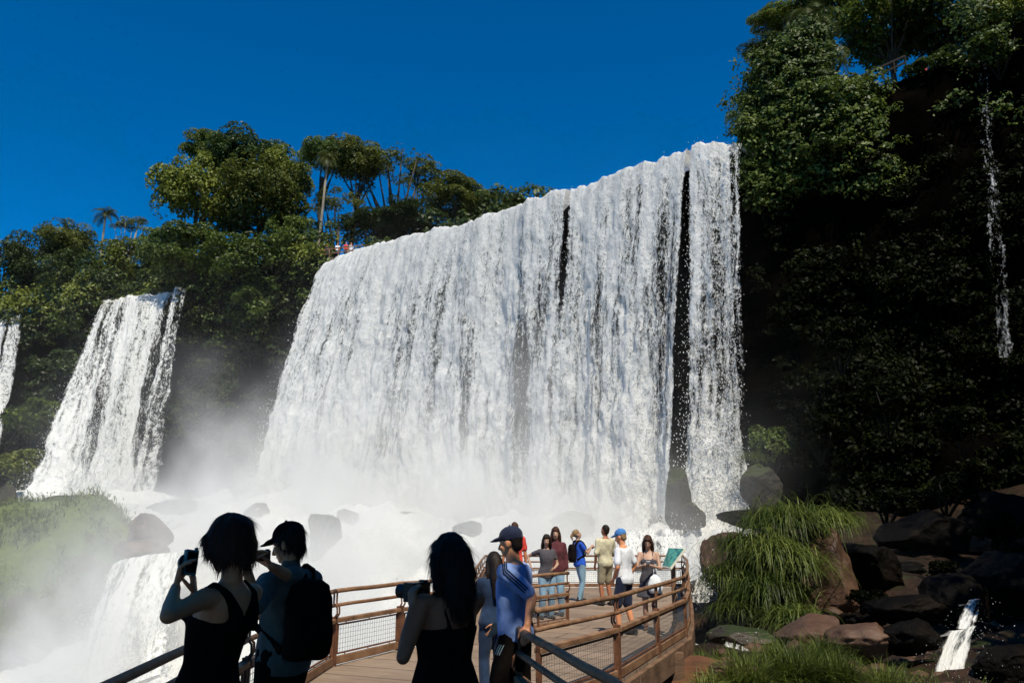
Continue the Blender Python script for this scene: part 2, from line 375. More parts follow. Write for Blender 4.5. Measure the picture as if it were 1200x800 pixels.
# ------------------------------------------------------------------ waterfalls
FA, FB = np.array([-17., 76.]), np.array([15., 51.])
def on_line(px, py, A, B):
    a = at(px, py, 1.0); k = a.x
    # k*Y = A.x + (B.x-A.x) q ;  Y = A.y + (B.y-A.y) q
    q = (A[0]-k*A[1])/(k*(B[1]-A[1])-(B[0]-A[0])); Y = A[1]+(B[1]-A[1])*q
    return at(px, py, Y)
def drops(name, P, siz, parent, mat=None):
    """loose drops of spray: small tetrahedra"""
    n_ = len(P); base = np.array([(1, 1, 1), (1, -1, -1), (-1, 1, -1), (-1, -1, 1)], float)*.55
    base = base[None] + rng.normal(0, .35, (n_, 4, 3))
    V = P[:, None, :] + base*siz[:, None, None]*np.array([1, 1, 1.5])
    Fq = np.array([(0, 1, 2), (0, 3, 1), (0, 2, 3), (1, 3, 2)])
    Fs = (np.arange(n_)[:, None, None]*4+Fq[None]).reshape(-1, 3)
    o = link(name, mesh_np(name, V.reshape(-1, 3), Fs), mat or M_DROP, parent); o['kind'] = 'stuff'; return o
def waterfall(name, top, bot, ds, dv, dens_fn, label, mat=M_WATER, n_drops=9000, amp=1., back=6., ballistic=.45, rag=.35, seed=1, cat='waterfall', ds_=(.014, .040)):
    top = np.array([tuple(p) for p in top], float); bot = np.array([tuple(p) for p in bot], float)
    L = np.r_[0, np.cumsum(np.linalg.norm(np.diff(top, axis=0), axis=1))]
    nu = int(L[-1]/ds)+2; s = np.linspace(0, L[-1], nu)
    T = np.stack([np.interp(s, L, top[:, k]) for k in range(3)], 1)
    Lb = np.r_[0, np.cumsum(np.linalg.norm(np.diff(bot, axis=0), axis=1))]
    B = np.stack([np.interp(np.interp(s, L, np.interp(np.linspace(0, 1, len(L)), np.linspace(0, 1, len(Lb)), Lb)), Lb, bot[:, k]) for k in range(3)], 1)
    hh = (T[:, 2]-B[:, 2]).mean(); nb = 14; nv = int(hh/dv)+2
    t = np.linspace(0, 1, nv)
    ax = (top[-1]-top[0])[:2]; ax /= np.linalg.norm(ax); nn = np.array([ax[1], -ax[0]])
    # crest rag and lobes
    s3 = np.stack([s, s*0, s*0], 1)
    lip = fbm(s3*.35, 3, seed+3)*.9 + fbm(s3*1.4, 3, seed+5)*.25
    V = np.zeros((nu, nb+nv, 3)); dm = np.zeros((nu, nb+nv)); tv = np.zeros((nu, nb+nv))
    for j in range(nb):            # the river coming over the lip
        q = 1-j/nb
        V[:, j, :2] = T[:, :2] - nn*(back*q**1.5) ; V[:, j, 2] = T[:, 2] - .15*q**2*4*.3 + fbm(s3*1.2+j*.21, 3, seed+8)*rag*.6
        dm[:, j] = -back*q**1.5
    g = ballistic*np.sqrt(t) + (1-ballistic)*t
    for j in range(nv):
        V[:, nb+j, :2] = T[:, :2]+(B[:, :2]-T[:, :2])*g[j]; V[:, nb+j, 2] = T[:, 2]+(B[:, 2]-T[:, 2])*t[j]
        dm[:, nb+j] = hh*t[j]; tv[:, nb+j] = t[j]
    S = np.repeat(s[:, None], nb+nv, 1)
    c = np.stack([S.ravel(), dm.ravel(), np.full(S.size, seed*3.7)], 1); tf = tv.ravel()
    flute = fbm(c*np.array([.42, .035, 1]), 4, seed+11)
    clump = fbm(c*np.array([1.1, .42, 1]), 4, seed+13)
    fine = fbm(c*np.array([2.6, 1.0, 1]), 3, seed+15)
    dsp = (flute*1.1*(.3+tf) + clump*.55*(.3+.8*tf) + fine*.22*(.5+tf) + np.repeat(lip[:, None], nb+nv, 1).ravel()*.8*(1-tf))*amp
    P = V.reshape(-1, 3); P[:, :2] += nn[None]*dsp[:, None]
    P[:, 2] += np.repeat((fbm(s3*1.6, 4, seed+23)*rag)[:, None], nb+nv, 1).ravel()*(1-sstep(0, .1, tf))
    u = (S/L[-1]).ravel()
    dens = dens_fn(u, tf, S.ravel(), dm.ravel())
    root = empty(name, tuple(B.mean(0)), 0, label, cat)
    me = mesh_np('water_curtain', P-np.array(B.mean(0))[None], grid_faces(nu, nb+nv))
    attr(me, 'sm', S.ravel()+seed*13); attr(me, 'dm', dm.ravel()); attr(me, 'dens', dens)
    o = link('water_curtain', me, mat, root, smooth=True)
    if n_drops:
        pr = np.clip(dens, 0, 1)*(.15+tf)*(tf > 0); pr /= pr.sum(); ii = rng.choice(len(P), n_drops, p=pr)
        D = P[ii] + rng.normal(0, .25, (n_drops, 3)); D[:, :2] += nn[None]*np.abs(rng.normal(0, .55, n_drops)*(.4+tf[ii]))[:, None]
        drops('spray', D-np.array(B.mean(0))[None], rng.uniform(*ds_, n_drops)*(1+.4*tf[ii]), root)
    return root
bumpg = lambda x, c, w_: np.exp(-((x-c)/w_)**2)
crest_px = [(386, 309), (400, 301), (430, 289), (470, 279), (520, 266), (560, 258), (600, 243), (640, 230), (680, 219), (720, 203), (760, 189), (806, 172)]
top = [on_line(x, y, FA, FB) for x, y in crest_px]
bot_px = [(288, 572, 71), (308, 578, 71), (350, 594, 70), (400, 608, 69), (460, 622, 66), (520, 628, 63), (570, 630, 61), (620, 628, 58.5), (665, 626, 56), (705, 624, 54), (745, 622, 52), (788, 618, 50)]
bot = [at(*b) for b in bot_px]
def d_main(u, t, s, d):
    o = .70 + .12*sstep(.75, 0, u) + .25*sstep(.62, .95, t) - .06*sstep(.55, 1, u)*sstep(.8, .3, t)
    smax = s.max()
    for c, w_, k, t0, t1 in GAPS:
        o -= k*bumpg(s/smax, c, w_)*sstep(t0-.05, t0+.02, t)*sstep(t1+.12, t1-.08, t)
    o += .16*np.maximum(0, fbm(np.stack([s*.33, d*.02, s*0], 1), 3, 77))*2*sstep(.1, .4, t)
    o -= .22*np.maximum(0, fbm(np.stack([s*.28, d*.03, s*0+5], 1), 3, 79))*2*sstep(.12, .35, t)*sstep(.95, .7, t)
    o -= .5*sstep(.012, 0, u); o -= 1.3*sstep(.993, 1, u); o += .14*sstep(9, -.2, d)
    return o
GAPS = [(.742, .004, 1.0, -.05, .34), (.905, .006, .4, .0, .3), (.955, .010, .2, .05, .8), (.52, .016, .30, .35, .85), (.34, .02, .2, .3, .85), (.66, .018, .28, .4, .9), (.825, .02, .22, .35, .9), (.43, .012, .15, .2, .7), (.06, .03, .28, .28, .6)]
waterfall('waterfall', top, bot, .11, .13, d_main, 'broad white waterfall pouring over the long slanting cliff rim in the middle', n_drops=20000, seed=1)
top = [on_line(x, y, FA, FB) for x, y in [(809, 171), (820, 167), (836, 166), (852, 166)]]
bot = [at(*b) for b in [(806, 634, 48.2), (822, 634, 47.6), (846, 628, 47), (874, 618, 46.8)]]
def d_strand(u, t, s, d):
    return .58 - .7*sstep(.05, 0, u) - .8*sstep(.96, 1, u) - .1*sstep(.2, .5, t)*sstep(.9, .6, t) + .35*sstep(.72, .95, t) + .2*sstep(5, -.2, d)
waterfall('waterfall', top, bot, .09, .12, d_strand, 'tall narrow strand of white water right of the dark rock cleft', n_drops=5000, seed=2)
top = [on_line(x, y, FA, FB+np.array([1.2, -.9])) for x, y in [(856, 172), (864, 171), (871, 172)]]
bot = [at(*b) for b in [(852, 600, 47.6), (864, 600, 47.4), (876, 600, 47.2)]]
waterfall('waterfall', top, bot, .08, .12, lambda u, t, s, d: .30-.25*sstep(.15, 0, u)-.25*sstep(.85, 1, u)+.05*t, 'thin bluish veil of falling water against the black cliff edge', M_THIN, n_drops=900, seed=3, back=2)
LA, LB = np.array([-49., 91.2]), np.array([-37., 87.]); LC = LB+(LB-LA)*.5
top = [on_line(x, y, LA, LB) for x, y in [(119, 352), (130, 350), (150, 348), (172, 345), (190, 342), (200, 341)]]
bot = [at(*b) for b in [(24, 588, 72), (60, 590, 72.5), (96, 590, 73.5), (126, 586, 75), (150, 582, 77), (166, 570, 79)]]
def d_left(u, t, s, d):
    o = .56 + .2*bumpg(u, .62, .2) - .3*bumpg(u, .36, .05)*sstep(.02, .1, t) - .22*bumpg(u, .12, .06)*sstep(.9, .5, t) + .3*sstep(.8, .97, t)
    o -= .42*sstep(.80, .90, u)*sstep(.0, .2, t)
    return o - .7*sstep(.05, 0, u) - .7*sstep(.97, 1, u)
waterfall('waterfall', top, bot, .1, .13, d_left, 'smaller sloping waterfall between dark forest bluffs, left of the broad one', n_drops=7000, seed=4, ballistic=.3)
top = [on_line(x, y, LA, LC) for x, y in [(207, 340), (214, 339), (220, 341)]]
bot = [at(*b) for b in [(150, 590, 78), (168, 588, 78.5), (186, 580, 79)]]
waterfall('waterfall', top, bot, .1, .13, lambda u, t, s, d: .32-.4*sstep(.2, 0, u)-.4*sstep(.8, 1, u)+.12*bumpg(t, .5, .2), 'faint veil of water hanging just right of the smaller sloping waterfall', M_THIN, n_drops=700, seed=5, back=2, ballistic=.3)
top = [at(-20, 366, 98.4), at(-8, 364, 97.6), at(10, 362, 96.8), at(27, 362, 96.2)]
bot = [at(-90, 590, 88), at(-66, 590, 87.6), at(-40, 592, 86.6), at(-12, 592, 86)]
waterfall('waterfall', top, bot, .12, .14, lambda u, t, s, d: .58-.6*sstep(.94, 1, u)-.3*bumpg(u, .75, .03), 'white waterfall cut off by the left edge of the photo', n_drops=1200, seed=6)
# ------------------------------------------------------------------ spray cloud at the foot of the falls
def mist(name, lo, hi, dens, zb0, zby, h, xr, yr, seed, scale, col_=(.97, .97, .955)):
    m, nt, out = newmat(name); n = N(nt)
    tc = n('TexCoord').outputs['Object']; sx = n('SeparateXYZ', {'Vector': tc}).outputs
    zb = n.math('ADD', n.math('MULTIPLY', n.math('SUBTRACT', sx[1], 50.), zby), zb0)
    hh = n.math('MAXIMUM', n.math('SUBTRACT', sx[2], zb), 0.)
    nz = n.noise(n.mapping(tc, (scale, scale*.8, scale*.8), (seed, 0, 0)), 1., 5, .6, .4)
    big = n.noise(n.mapping(tc, (scale*.3, scale*.3, scale*.3), (seed, 3, 0)), 1., 2, .5)
    heff = n.math('MULTIPLY', n.map(big, .3, .7, .55, 1.5), h)
    fall = n.math('EXPONENT', n.math('MULTIPLY', n.math('DIVIDE', hh, heff), -1.))
    k = n.math('MULTIPLY', n.map(nz, .41, .60), fall)
    for s_, (a0, a1, b1, b0) in ((sx[0], xr), (sx[1], yr)):
        k = n.math('MULTIPLY', n.math('MULTIPLY', k, n.map(s_, a0, a1)), n.map(s_, b1, b0, 1, 0))
    k = n.math('MULTIPLY', k, n.map(sx[2], hi[2]-3, hi[2], 1, 0))
    pv = n('VolumePrincipled', {'Color': (*col_, 1), 'Density': n.math('MULTIPLY', k, dens), 'Anisotropy': .0})
    n.link(pv.outputs[0], out.inputs['Volume'])
    b = MB(); c = [(a+b_)/2 for a, b_ in zip(lo, hi)]; b.box(c, [b_-a for a, b_ in zip(lo, hi)])
    o = b.build('mist', m); o['kind'] = 'stuff'
    return o
mist("mist", (-46, 14, -12), (16, 84, 18), .46, .0, .22, 2.5, (-31, -13, 3, 14), (18, 38, 70, 82), 2.3, .19)
kk = rng.choice(len(qx), 16000, p=(lambda w_: w_/w_.sum())(sstep(.2, .7, wf)*sstep(20, 30, qy)*sstep(66, 50, qy)*sstep(-30, -20, qx)))
SPR = np.stack([qx[kk], qy[kk], zz[kk]], 1)+rng.normal(0, .3, (16000, 3)); SPR[:, 2] += np.abs(rng.normal(0, .55, 16000))*(1+1.5*np.maximum(0, fbm(SPR*.4, 2, 3)))
drops('spray', SPR, rng.uniform(.012, .038, 16000), None)
mist("mist", (-34, 54, -2), (4, 82, 18), .30, 2.6, .08, 2.9, (-31, -22, -6, 3.5), (55, 62, 74, 81), 7.1, .17)
# ------------------------------------------------------------------ foliage
def leaf_mat(name, c1, c2, c3, trans=.3, rough=.5, spec=.3):
    m, nt, out = newmat(name); n = N(nt)
    geo = n('NewGeometry'); tc = n('TexCoord').outputs['Object']; oi = n('ObjectInfo')
    f = n.math('ADD', n.math('MULTIPLY', n.noise(geo.outputs['Position'], .45, 3), .55), n.math('MULTIPLY', geo.outputs['Random Per Island'], .35))
    f = n.math('ADD', f, n.math('MULTIPLY', n.math('SUBTRACT', oi.outputs['Random'], .5), .25))
    c = n.ramp(f, [(.25, c1), (.48, c2), (.72, c3)])
    b = n('BsdfPrincipled', {'Base Color': c, 'Roughness': rough, 'Specular IOR Level': spec}); t = n('BsdfTranslucent', {'Color': c})
    n.link(n('MixShader', {0: trans, 1: b.outputs[0], 2: t.outputs[0]}).outputs[0], out.inputs[0]); return m
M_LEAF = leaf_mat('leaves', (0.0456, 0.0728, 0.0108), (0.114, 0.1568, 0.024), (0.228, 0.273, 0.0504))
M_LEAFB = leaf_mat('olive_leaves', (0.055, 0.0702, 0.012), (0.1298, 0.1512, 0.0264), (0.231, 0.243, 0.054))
M_LEAFD = leaf_mat('shade_leaves', (0.0168, 0.03, 0.0048), (0.048, 0.075, 0.012), (0.108, 0.15, 0.024))  # darker copy of the leaves, shade put into the colour
M_LEAFK = leaf_mat('deep_shade_leaves', (0.0011, 0.0018, 0.0004), (0.00385, 0.0057, 0.001), (0.0132, 0.0174, 0.0025), spec=.06)  # near-black leaf copy, the deep shade is painted into the colour
M_LEAFY = leaf_mat('yellow_green_leaves', (0.05775, 0.0744, 0.0088), (0.147, 0.18, 0.022), (0.273, 0.3, 0.055))
M_LEAFG = leaf_mat('deep_green_leaves', (0.026, 0.0486, 0.012), (0.0715, 0.1148, 0.0264), (0.156, 0.216, 0.054))
M_LEAFP = leaf_mat('palm_leaves', (.03, .045, .01), (.07, .09, .02), (.13, .13, .035))
M_BLADE = leaf_mat('grass_blades', (.035, .055, .008), (.10, .135, .022), (.21, .235, .05), .35)
M_BARK = surf('bark', (.035, .026, .018), (.10, .08, .058), 3, .9, .5, stretch=(1, 1, .3))
M_DARKW = surf('dark_wood', (.004, .003, .002), (.012, .009, .006), 3, .8, .4)
M_PALEBARK = surf('pale_bark', (.14, .12, .09), (.30, .26, .20), 3, .9, .4, stretch=(1, 1, .3))
def leaves(P, Nn, size, asp=.55, rg=None):
    """one folded diamond per leaf"""
    g = rg or rng; n_ = len(P); Nn = Nn/np.maximum(np.linalg.norm(Nn, axis=1), 1e-6)[:, None]
    a = g.normal(size=(n_, 3)); a -= Nn*(a*Nn).sum(1)[:, None]; a /= np.maximum(np.linalg.norm(a, axis=1), 1e-6)[:, None]
    b = np.cross(Nn, a); s = (size*g.uniform(.6, 1.4, n_))[:, None]
    bend = Nn*s*.22
    V = np.stack([P - a*s - bend, P - b*s*asp, P + a*s - bend, P + b*s*asp], 1).reshape(-1, 3)
    return V, np.arange(n_*4).reshape(-1, 4)
def crown_mesh(name, lobes, per, size, seed, up=.5, shell=.75):
    g = np.random.default_rng(seed); P = []; Q = []
    for c, r in lobes:
        k = int(per*(np.prod(r))**(2/3)/.12)+10
        d = g.normal(size=(k, 3)); d /= np.linalg.norm(d, axis=1)[:, None]
        d[:, 2] = np.where((d[:, 2] < -.3) & (g.random(k) < .7), -d[:, 2], d[:, 2])
        rad = shell+(1-shell)*g.random(k)**.5*1.25; rad *= np.where(g.random(k) < .18, g.uniform(.3, .8, k), 1)
        p = np.array(c)+d*rad[:, None]*np.array(r)
        keep = fbm(p*3.4+seed, 3, seed) > -.16
        P.append(p[keep]); Q.append((d*.7+np.array([0, 0, up])+g.normal(0, .55, (k, 3)))[keep])
    V, Fq = leaves(np.concatenate(P), np.concatenate(Q), np.full(sum(map(len, P)), size), rg=g)
    return mesh_np(name, V, Fq)
def lobes_broad(seed, k=40, flat=.85):
    g = np.random.default_rng(seed); L = []
    for i in range(k):
        d = g.normal(size=3); d /= np.linalg.norm(d); d[2] = d[2] if d[2] > -.3 else d[2]*.6
        rr = g.uniform(.48, .80); r = g.uniform(.17, .36)
        L.append((d*rr*np.array([1, 1, flat]), (r*1.1, r*1.1, r*.8)))
    L.append(((0, 0, -.05), (.5, .5, .45))); return L
def lobes_umbrella(seed, k=15):
    g = np.random.default_rng(seed); L = []
    for i in range(k):
        a = g.uniform(0, 6.28); q = g.uniform(.15, .85)**.7
        L.append((np.array([math.cos(a)*q, math.sin(a)*q, .55-.75*q*q+g.uniform(-.28, .12)]), (g.uniform(.22, .40), g.uniform(.22, .40), g.uniform(.09, .17))))
    return L
CROWN = {'broad': [(lb, crown_mesh('crown', lb, 850, .032, 50+i)) for i, lb in enumerate([lobes_broad(60+i) for i in range(4)])],
         'umbrella': [(lb, crown_mesh('crown', lb, 640, .034, 70+i, .8)) for i, lb in enumerate([lobes_umbrella(80+i) for i in range(3)])],
         'bush': [(lb, crown_mesh('foliage', lb, 330, .066, 90+i)) for i, lb in enumerate([lobes_broad(95+i, 16, .75) for i in range(3)])]}
def sc_at(p):
    return (p.y*CP + (p.z-CAMZ)*SP)/F
TREES = 'trees along the rim of the cliff'
tcount = [0]
def tree(px, py, rx, ry, Y, kind, label, ground=None, name='tree', mat=None, bark=None, group=TREES, lean=0, cat='tree', thick=1.):
    c = at(px, py, Y); k = sc_at(c); RX, RZ = rx*k*1.2, ry*k*1.18; i = tcount[0]; tcount[0] += 1
    base = Vector((c.x+lean, Y+.2, ground if ground is not None else min(28.3, c.z-RZ*1.1)))
    root = empty(name, base, 0, label, cat, group)
    lb, me = CROWN[kind][i % len(CROWN[kind])]
    cr = bpy.data.objects.new('crown', me); col.objects.link(cr); cr.parent = root
    if not me.materials: me.materials.append(M_LEAF)
    cr.material_slots[0].link = 'OBJECT'; cr.material_slots[0].material = mat or M_LEAF
    cr.location = c-base; cr.scale = (RX, RX*.9, RZ); rz = i*2.4 % 6.28; cr.rotation_euler = (0, 0, rz)
    b = MB(); cc = c-base; H = cc.z; r0 = (.018*H+.10)*thick
    j = lambda s: Vector((random.uniform(-s, s), random.uniform(-s, s), 0))
    fork = cc*.62 if kind != 'umbrella' else cc*.45; fork.x += (cc.x*.1)
    p1 = fork*.5+j(H*.03)
    b.tube([Vector((0, 0, -1.5)), p1, fork, fork.lerp(cc, .6)+j(H*.02)], [r0*1.25, r0*.9, r0*.7, r0*.35], 8)
    Rm = Matrix.Rotation(rz, 3, 'Z')
    for l, r in lb[:9 if kind == 'broad' else 9]:
        t = cc + Rm @ Vector((l[0]*RX, l[1]*RX*.9, l[2]*RZ)); s0 = fork.lerp(cc, random.uniform(-.15, .35)) if kind != 'umbrella' else fork.lerp(cc, random.uniform(-.45, .1))
        md = s0.lerp(t, .5)+Vector((0, 0, -abs(t.x-s0.x)*.12))+j(.2)
        b.tube([s0, md, t], [r0*.38, r0*.26, r0*.1], 6)
    b.build('trunk', bark or M_BARK, root, True)
    return root
def palm(px, py, r, Y, label, ground, lean=0, name='palm_tree', nfr=22, bark=None):
    c = at(px, py, Y); k = sc_at(c); Rr = r*k
    base = Vector((c.x+lean, Y, ground)); root = empty(name, base, 0, label, 'palm tree', TREES); cc = c-base
    b = MB(); b.tube([Vector((0, 0, -1)), cc*.35+Vector((-lean*.25, 0, 0)), cc*.75+Vector((-lean*.12, 0, 0)), cc], [.22, .17, .14, .13], 8); b.build('trunk', bark or M_PALEBARK, root, True)
    Vs = []; off = 0; Fs = []
    for f in range(nfr):
        a = f*2.399; el = random.uniform(-.35, 1.25); L = Rr*random.uniform(.8, 1.1)
        d = Vector((math.cos(a)*math.cos(el), math.sin(a)*math.cos(el), math.sin(el))); p = cc.copy(); side = d.cross(Vector((0, 0, 1))).normalized()
        for q in range(16):
            d = (d+Vector((0, 0, -.07-.035*q*.4))).normalized(); p = p+d*(L/16)
            ll = L*.26*math.sin(math.pi*min(1, (q+2)/18))
            for sg in (-1, 1):
                for h in (0, .5):
                    o = p-d*(L/16)*h; tip = o+side*sg*ll*random.uniform(.8, 1.1)+d*ll*.5+Vector((0, 0, -ll*random.uniform(.25, .6))); wv = d*(L*.012)
                    Vs += [o-wv, o+wv, tip+wv*.2, tip-wv*.2]; Fs.append((off, off+1, off+2, off+3)); off += 4
    link('frond_crown', mesh_np('frond_crown', [tuple(v) for v in Vs], Fs), M_LEAFP, root)
    return root
T = tree
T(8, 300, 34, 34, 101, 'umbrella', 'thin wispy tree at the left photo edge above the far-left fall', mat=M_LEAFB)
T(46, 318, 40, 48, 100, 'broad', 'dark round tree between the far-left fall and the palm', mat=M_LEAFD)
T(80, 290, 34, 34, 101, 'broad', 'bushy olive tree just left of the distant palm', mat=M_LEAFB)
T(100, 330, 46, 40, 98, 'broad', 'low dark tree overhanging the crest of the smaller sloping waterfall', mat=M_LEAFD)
palm(124, 252, 20, 103, 'small feathery palm on the skyline left of the big dense trees', 29)
T(152, 268, 22, 18, 102, 'umbrella', 'thin flat-topped tree on the skyline just right of the small palm', mat=M_LEAFB, bark=M_PALEBARK)
T(160, 322, 42, 44, 99, 'broad', 'yellowish bushy tree below the small skyline palm', mat=M_LEAFY)
T(196, 300, 36, 40, 97, 'broad', 'dark bushy tree filling the dip left of the biggest dense tree', mat=M_LEAFG)
T(232, 232, 48, 62, 93, 'broad', 'tall dense tree forming the left shoulder of the big tree mass', mat=M_LEAFY)
T(246, 176, 26, 26, 96, 'broad', 'upper left crown poking out of the big tree mass', mat=M_LEAF, bark=M_PALEBARK)
T(292, 190, 44, 40, 95, 'broad', 'highest dense tree at the top of the big tree mass', mat=M_LEAFG)
T(306, 242, 62, 60, 90, 'broad', 'widest dense olive tree in the centre of the big tree mass', mat=M_LEAFB)
T(336, 205, 34, 36, 94, 'broad', 'dense tree on the right shoulder of the big tree mass', mat=M_LEAFY)
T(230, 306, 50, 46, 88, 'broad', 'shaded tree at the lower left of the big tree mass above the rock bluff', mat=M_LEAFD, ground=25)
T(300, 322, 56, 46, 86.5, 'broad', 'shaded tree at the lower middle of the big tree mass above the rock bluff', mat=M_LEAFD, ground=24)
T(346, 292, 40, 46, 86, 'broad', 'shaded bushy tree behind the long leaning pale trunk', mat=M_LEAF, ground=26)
# the slender pale tree leaning over the bluff
sl_ = palm(384, 186, 20, 82, 'slender tree with very long pale leaning trunk and tufted top', 20.5, lean=-1.6, name='slender_tree', nfr=30); sl_['category'] = 'tree'
T(378, 184, 30, 26, 88, 'broad', 'airy tree standing behind the tufted top of the slender tree', mat=M_LEAFG)
T(420, 192, 36, 32, 89, 'broad', 'tall open tree between the slender tree and the umbrella tree', mat=M_LEAFB)
T(398, 240, 30, 24, 86, 'umbrella', 'sparse pale tree above the visitors of the far lookout', mat=M_LEAFB)
T(465, 205, 44, 42, 90, 'umbrella', 'umbrella shaped tree with bare dark forked limbs against the sky', mat=M_LEAFB, thick=1.5)
T(492, 218, 34, 34, 92, 'umbrella', 'lower flat crown leaning right of the umbrella shaped tree', mat=M_LEAFB)
T(536, 238, 46, 32, 88, 'broad', 'rounded olive tree behind the crest of the broad waterfall', mat=M_LEAFB)
T(566, 246, 28, 20, 90, 'broad', 'smaller rounded tree at the right end of the crest trees', mat=M_LEAFG)
T(603, 240, 18, 10, 92, 'broad', 'last tiny treetop peeping over the broad waterfall crest', mat=M_LEAF)
T(430, 268, 40, 26, 83, 'broad', 'low bushy tree right behind the far lookout railing', mat=M_LEAFD)
T(482, 262, 44, 24, 84, 'broad', 'low dark tree under the umbrella shaped tree at the crest', mat=M_LEAFD)
# top of the right-hand cliff
RG = 'trees on the high cliff'
def TR(*a, **k): return tree(*a, group=RG, **k)
TR(896, 58, 24, 14, 61, 'broad', 'dark spreading branch tree reaching left into the blue sky', mat=M_LEAFD, ground=31)
TR(908, 24, 28, 16, 62, 'broad', 'thin topped tree at the left corner of the high cliff', mat=M_LEAF, ground=31)
TR(968, 12, 62, 60, 63, 'broad', 'big dark tree rising behind the lit palm of the high cliff', mat=M_LEAFD, ground=31)
TR(1040, 28, 66, 60, 60, 'broad', 'dark tree cut by the top edge above the wooden handrail', mat=M_LEAF, ground=32)
TR(1110, 26, 62, 52, 58, 'broad', 'dark tree left of the thin trickle on the high cliff', mat=M_LEAFD, ground=33)
TR(1180, 14, 50, 50, 55, 'broad', 'yellow green tree in the upper right corner of the photo', mat=M_LEAFY, ground=34)
TR(888, 132, 30, 34, 57, 'broad', 'leafy tree overhanging the right end of the waterfall crest', mat=M_LEAF, ground=27)
palm(950, 26, 46, 57, 'sunlit palm with brown trunk on top of the high cliff', 29.5, lean=.3, nfr=26, bark=M_BARK)['group'] = RG
palm(975, 62, 30, 57.5, 'short yellowish palm beside the taller palm of the high cliff', 29.5, lean=-.2, nfr=22, bark=M_BARK)['group'] = RG

# shrubs on the ledges of the right-hand cliff
SG = 'shrubs on the cliff ledges'
def shrub(px, py, rx, ry, Y, label, mat=M_LEAF, group=SG, depth=.8):
    c = at(px, py, Y); k = sc_at(c); root = empty('shrub', c-Vector((0, 0, ry*k)), 0, label, 'shrub', group); i = tcount[0]; tcount[0] += 1
    me = CROWN['bush'][i % 3][1]; o = bpy.data.objects.new('foliage', me); col.objects.link(o); o.parent = root
    if not me.materials: me.materials.append(M_LEAF)
    o.material_slots[0].link = 'OBJECT'; o.material_slots[0].material = mat
    o.location = (0, 0, ry*k); o.scale = (rx*k, rx*k*depth, ry*k); o.rotation_euler = (0, 0, i*1.7)
    b = MB(); H = ry*k
    for q in range(5):
        a = q*1.3; b.tube([(0, .3, 0), (math.cos(a)*H*.3, math.sin(a)*H*.3, H*.6), (math.cos(a)*H*.6, math.sin(a)*H*.5, H*1.2)], [.06, .045, .02], 5)
    b.build('stem', M_DARKW, root, True)
    return root
shrub(885, 168, 26, 26, 51.5, 'leafy shrub hugging the top right corner of the waterfall')
shrub(930, 148, 46, 34, 50.5, 'wide sunlit shrub on the cliff just below the palms', M_LEAFG)
shrub(985, 112, 46, 26, 50.5, 'sunlit shrub mound directly under the wooden handrail', M_LEAFY)
shrub(1020, 150, 36, 40, 48.5, 'sunlit shrub hanging at the right end of the lit ledge')
shrub(960, 186, 44, 30, 48.5, 'large leafed shrub hanging low over the black rock', M_LEAFD)
shrub(1022, 196, 22, 26, 48, 'pale drooping shrub on the right tip of the lit ledge', M_LEAFP)
shrub(910, 196, 28, 22, 50, 'dark shrub under the leafy corner of the waterfall', M_LEAFD)
shrub(1170, 60, 40, 36, 45, 'dark shrub above the thin trickle near the right edge', M_LEAFD)
shrub(1092, 84, 40, 26, 48, 'dark shrub between lit ledge and thin trickle', M_LEAFD)
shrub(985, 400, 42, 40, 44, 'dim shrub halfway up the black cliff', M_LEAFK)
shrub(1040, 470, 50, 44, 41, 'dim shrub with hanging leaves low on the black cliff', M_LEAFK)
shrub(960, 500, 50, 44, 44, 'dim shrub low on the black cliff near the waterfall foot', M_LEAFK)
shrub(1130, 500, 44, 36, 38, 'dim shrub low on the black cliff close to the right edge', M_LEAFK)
shrub(890, 565, 22, 34, 47, 'mossy green shrub at the right foot of the narrow strand', M_LEAFB)
shrub(905, 520, 30, 40, 48.5, 'dark slender shrub above the right foot of the narrow strand', M_LEAFD)
shrub(86, 384, 36, 30, 92, 'shaded shrub on the bluff left of the smaller sloping waterfall', M_LEAFD)
shrub(72, 432, 40, 36, 88, 'dark shrub halfway down the bluff left of the smaller sloping waterfall', M_LEAFD)
shrub(40, 490, 52, 40, 84, 'olive shrub at the foot of the bluff by the left edge', M_LEAF)
shrub(20, 545, 46, 30, 76, 'pale green shrub beside the foot of the smaller sloping waterfall', M_LEAFB)
shrub(290, 350, 24, 26, 83, 'small leafy sapling leaning out of the dark bluff', M_LEAF)

def scatter(name, mask, count, rad, size, mat, out=.5, per=46, seed=3, kind='stuff', lift=0., back=0.):
    """leaf clumps growing all over part of the cliff face"""
    g = np.random.default_rng(seed); P = cliff_grid.reshape(-1, 3); nn = np.repeat(nrm, nv_, 0)
    pr = mask(P)*np.clip(.35+1.6*fbm(P*.23, 3, seed+40), .0, 1); pr /= pr.sum()
    ii = g.choice(len(P), count, p=pr); C = P[ii]+g.normal(0, .35, (count, 3)); C[:, :2] += nn[ii]*(out*g.random(count))[:, None]
    if lift: q_ = g.random(count); C[:, 2] += lift*q_; C[:, :2] -= nn[ii]*(back*q_*g.random(count))[:, None]
    r = rad*g.uniform(.5, 1.3, count)
    d = g.normal(size=(count, per, 3)); d /= np.linalg.norm(d, axis=2)[..., None]; d[..., 2] = np.abs(d[..., 2])*1.0-.35
    Q = C[:, None]+d*r[:, None, None]*np.sqrt(g.random((count, per)))[..., None]
    nv2 = d*.7+np.array([0, 0, .55])+g.normal(0, .5, d.shape); nv2[..., :2] += nn[ii][:, None]*.4
    V, Fq = leaves(Q.reshape(-1, 3), nv2.reshape(-1, 3), np.full(count*per, size), rg=g)
    o = link(name, mesh_np(name, V, Fq), mat); o['kind'] = kind; return o
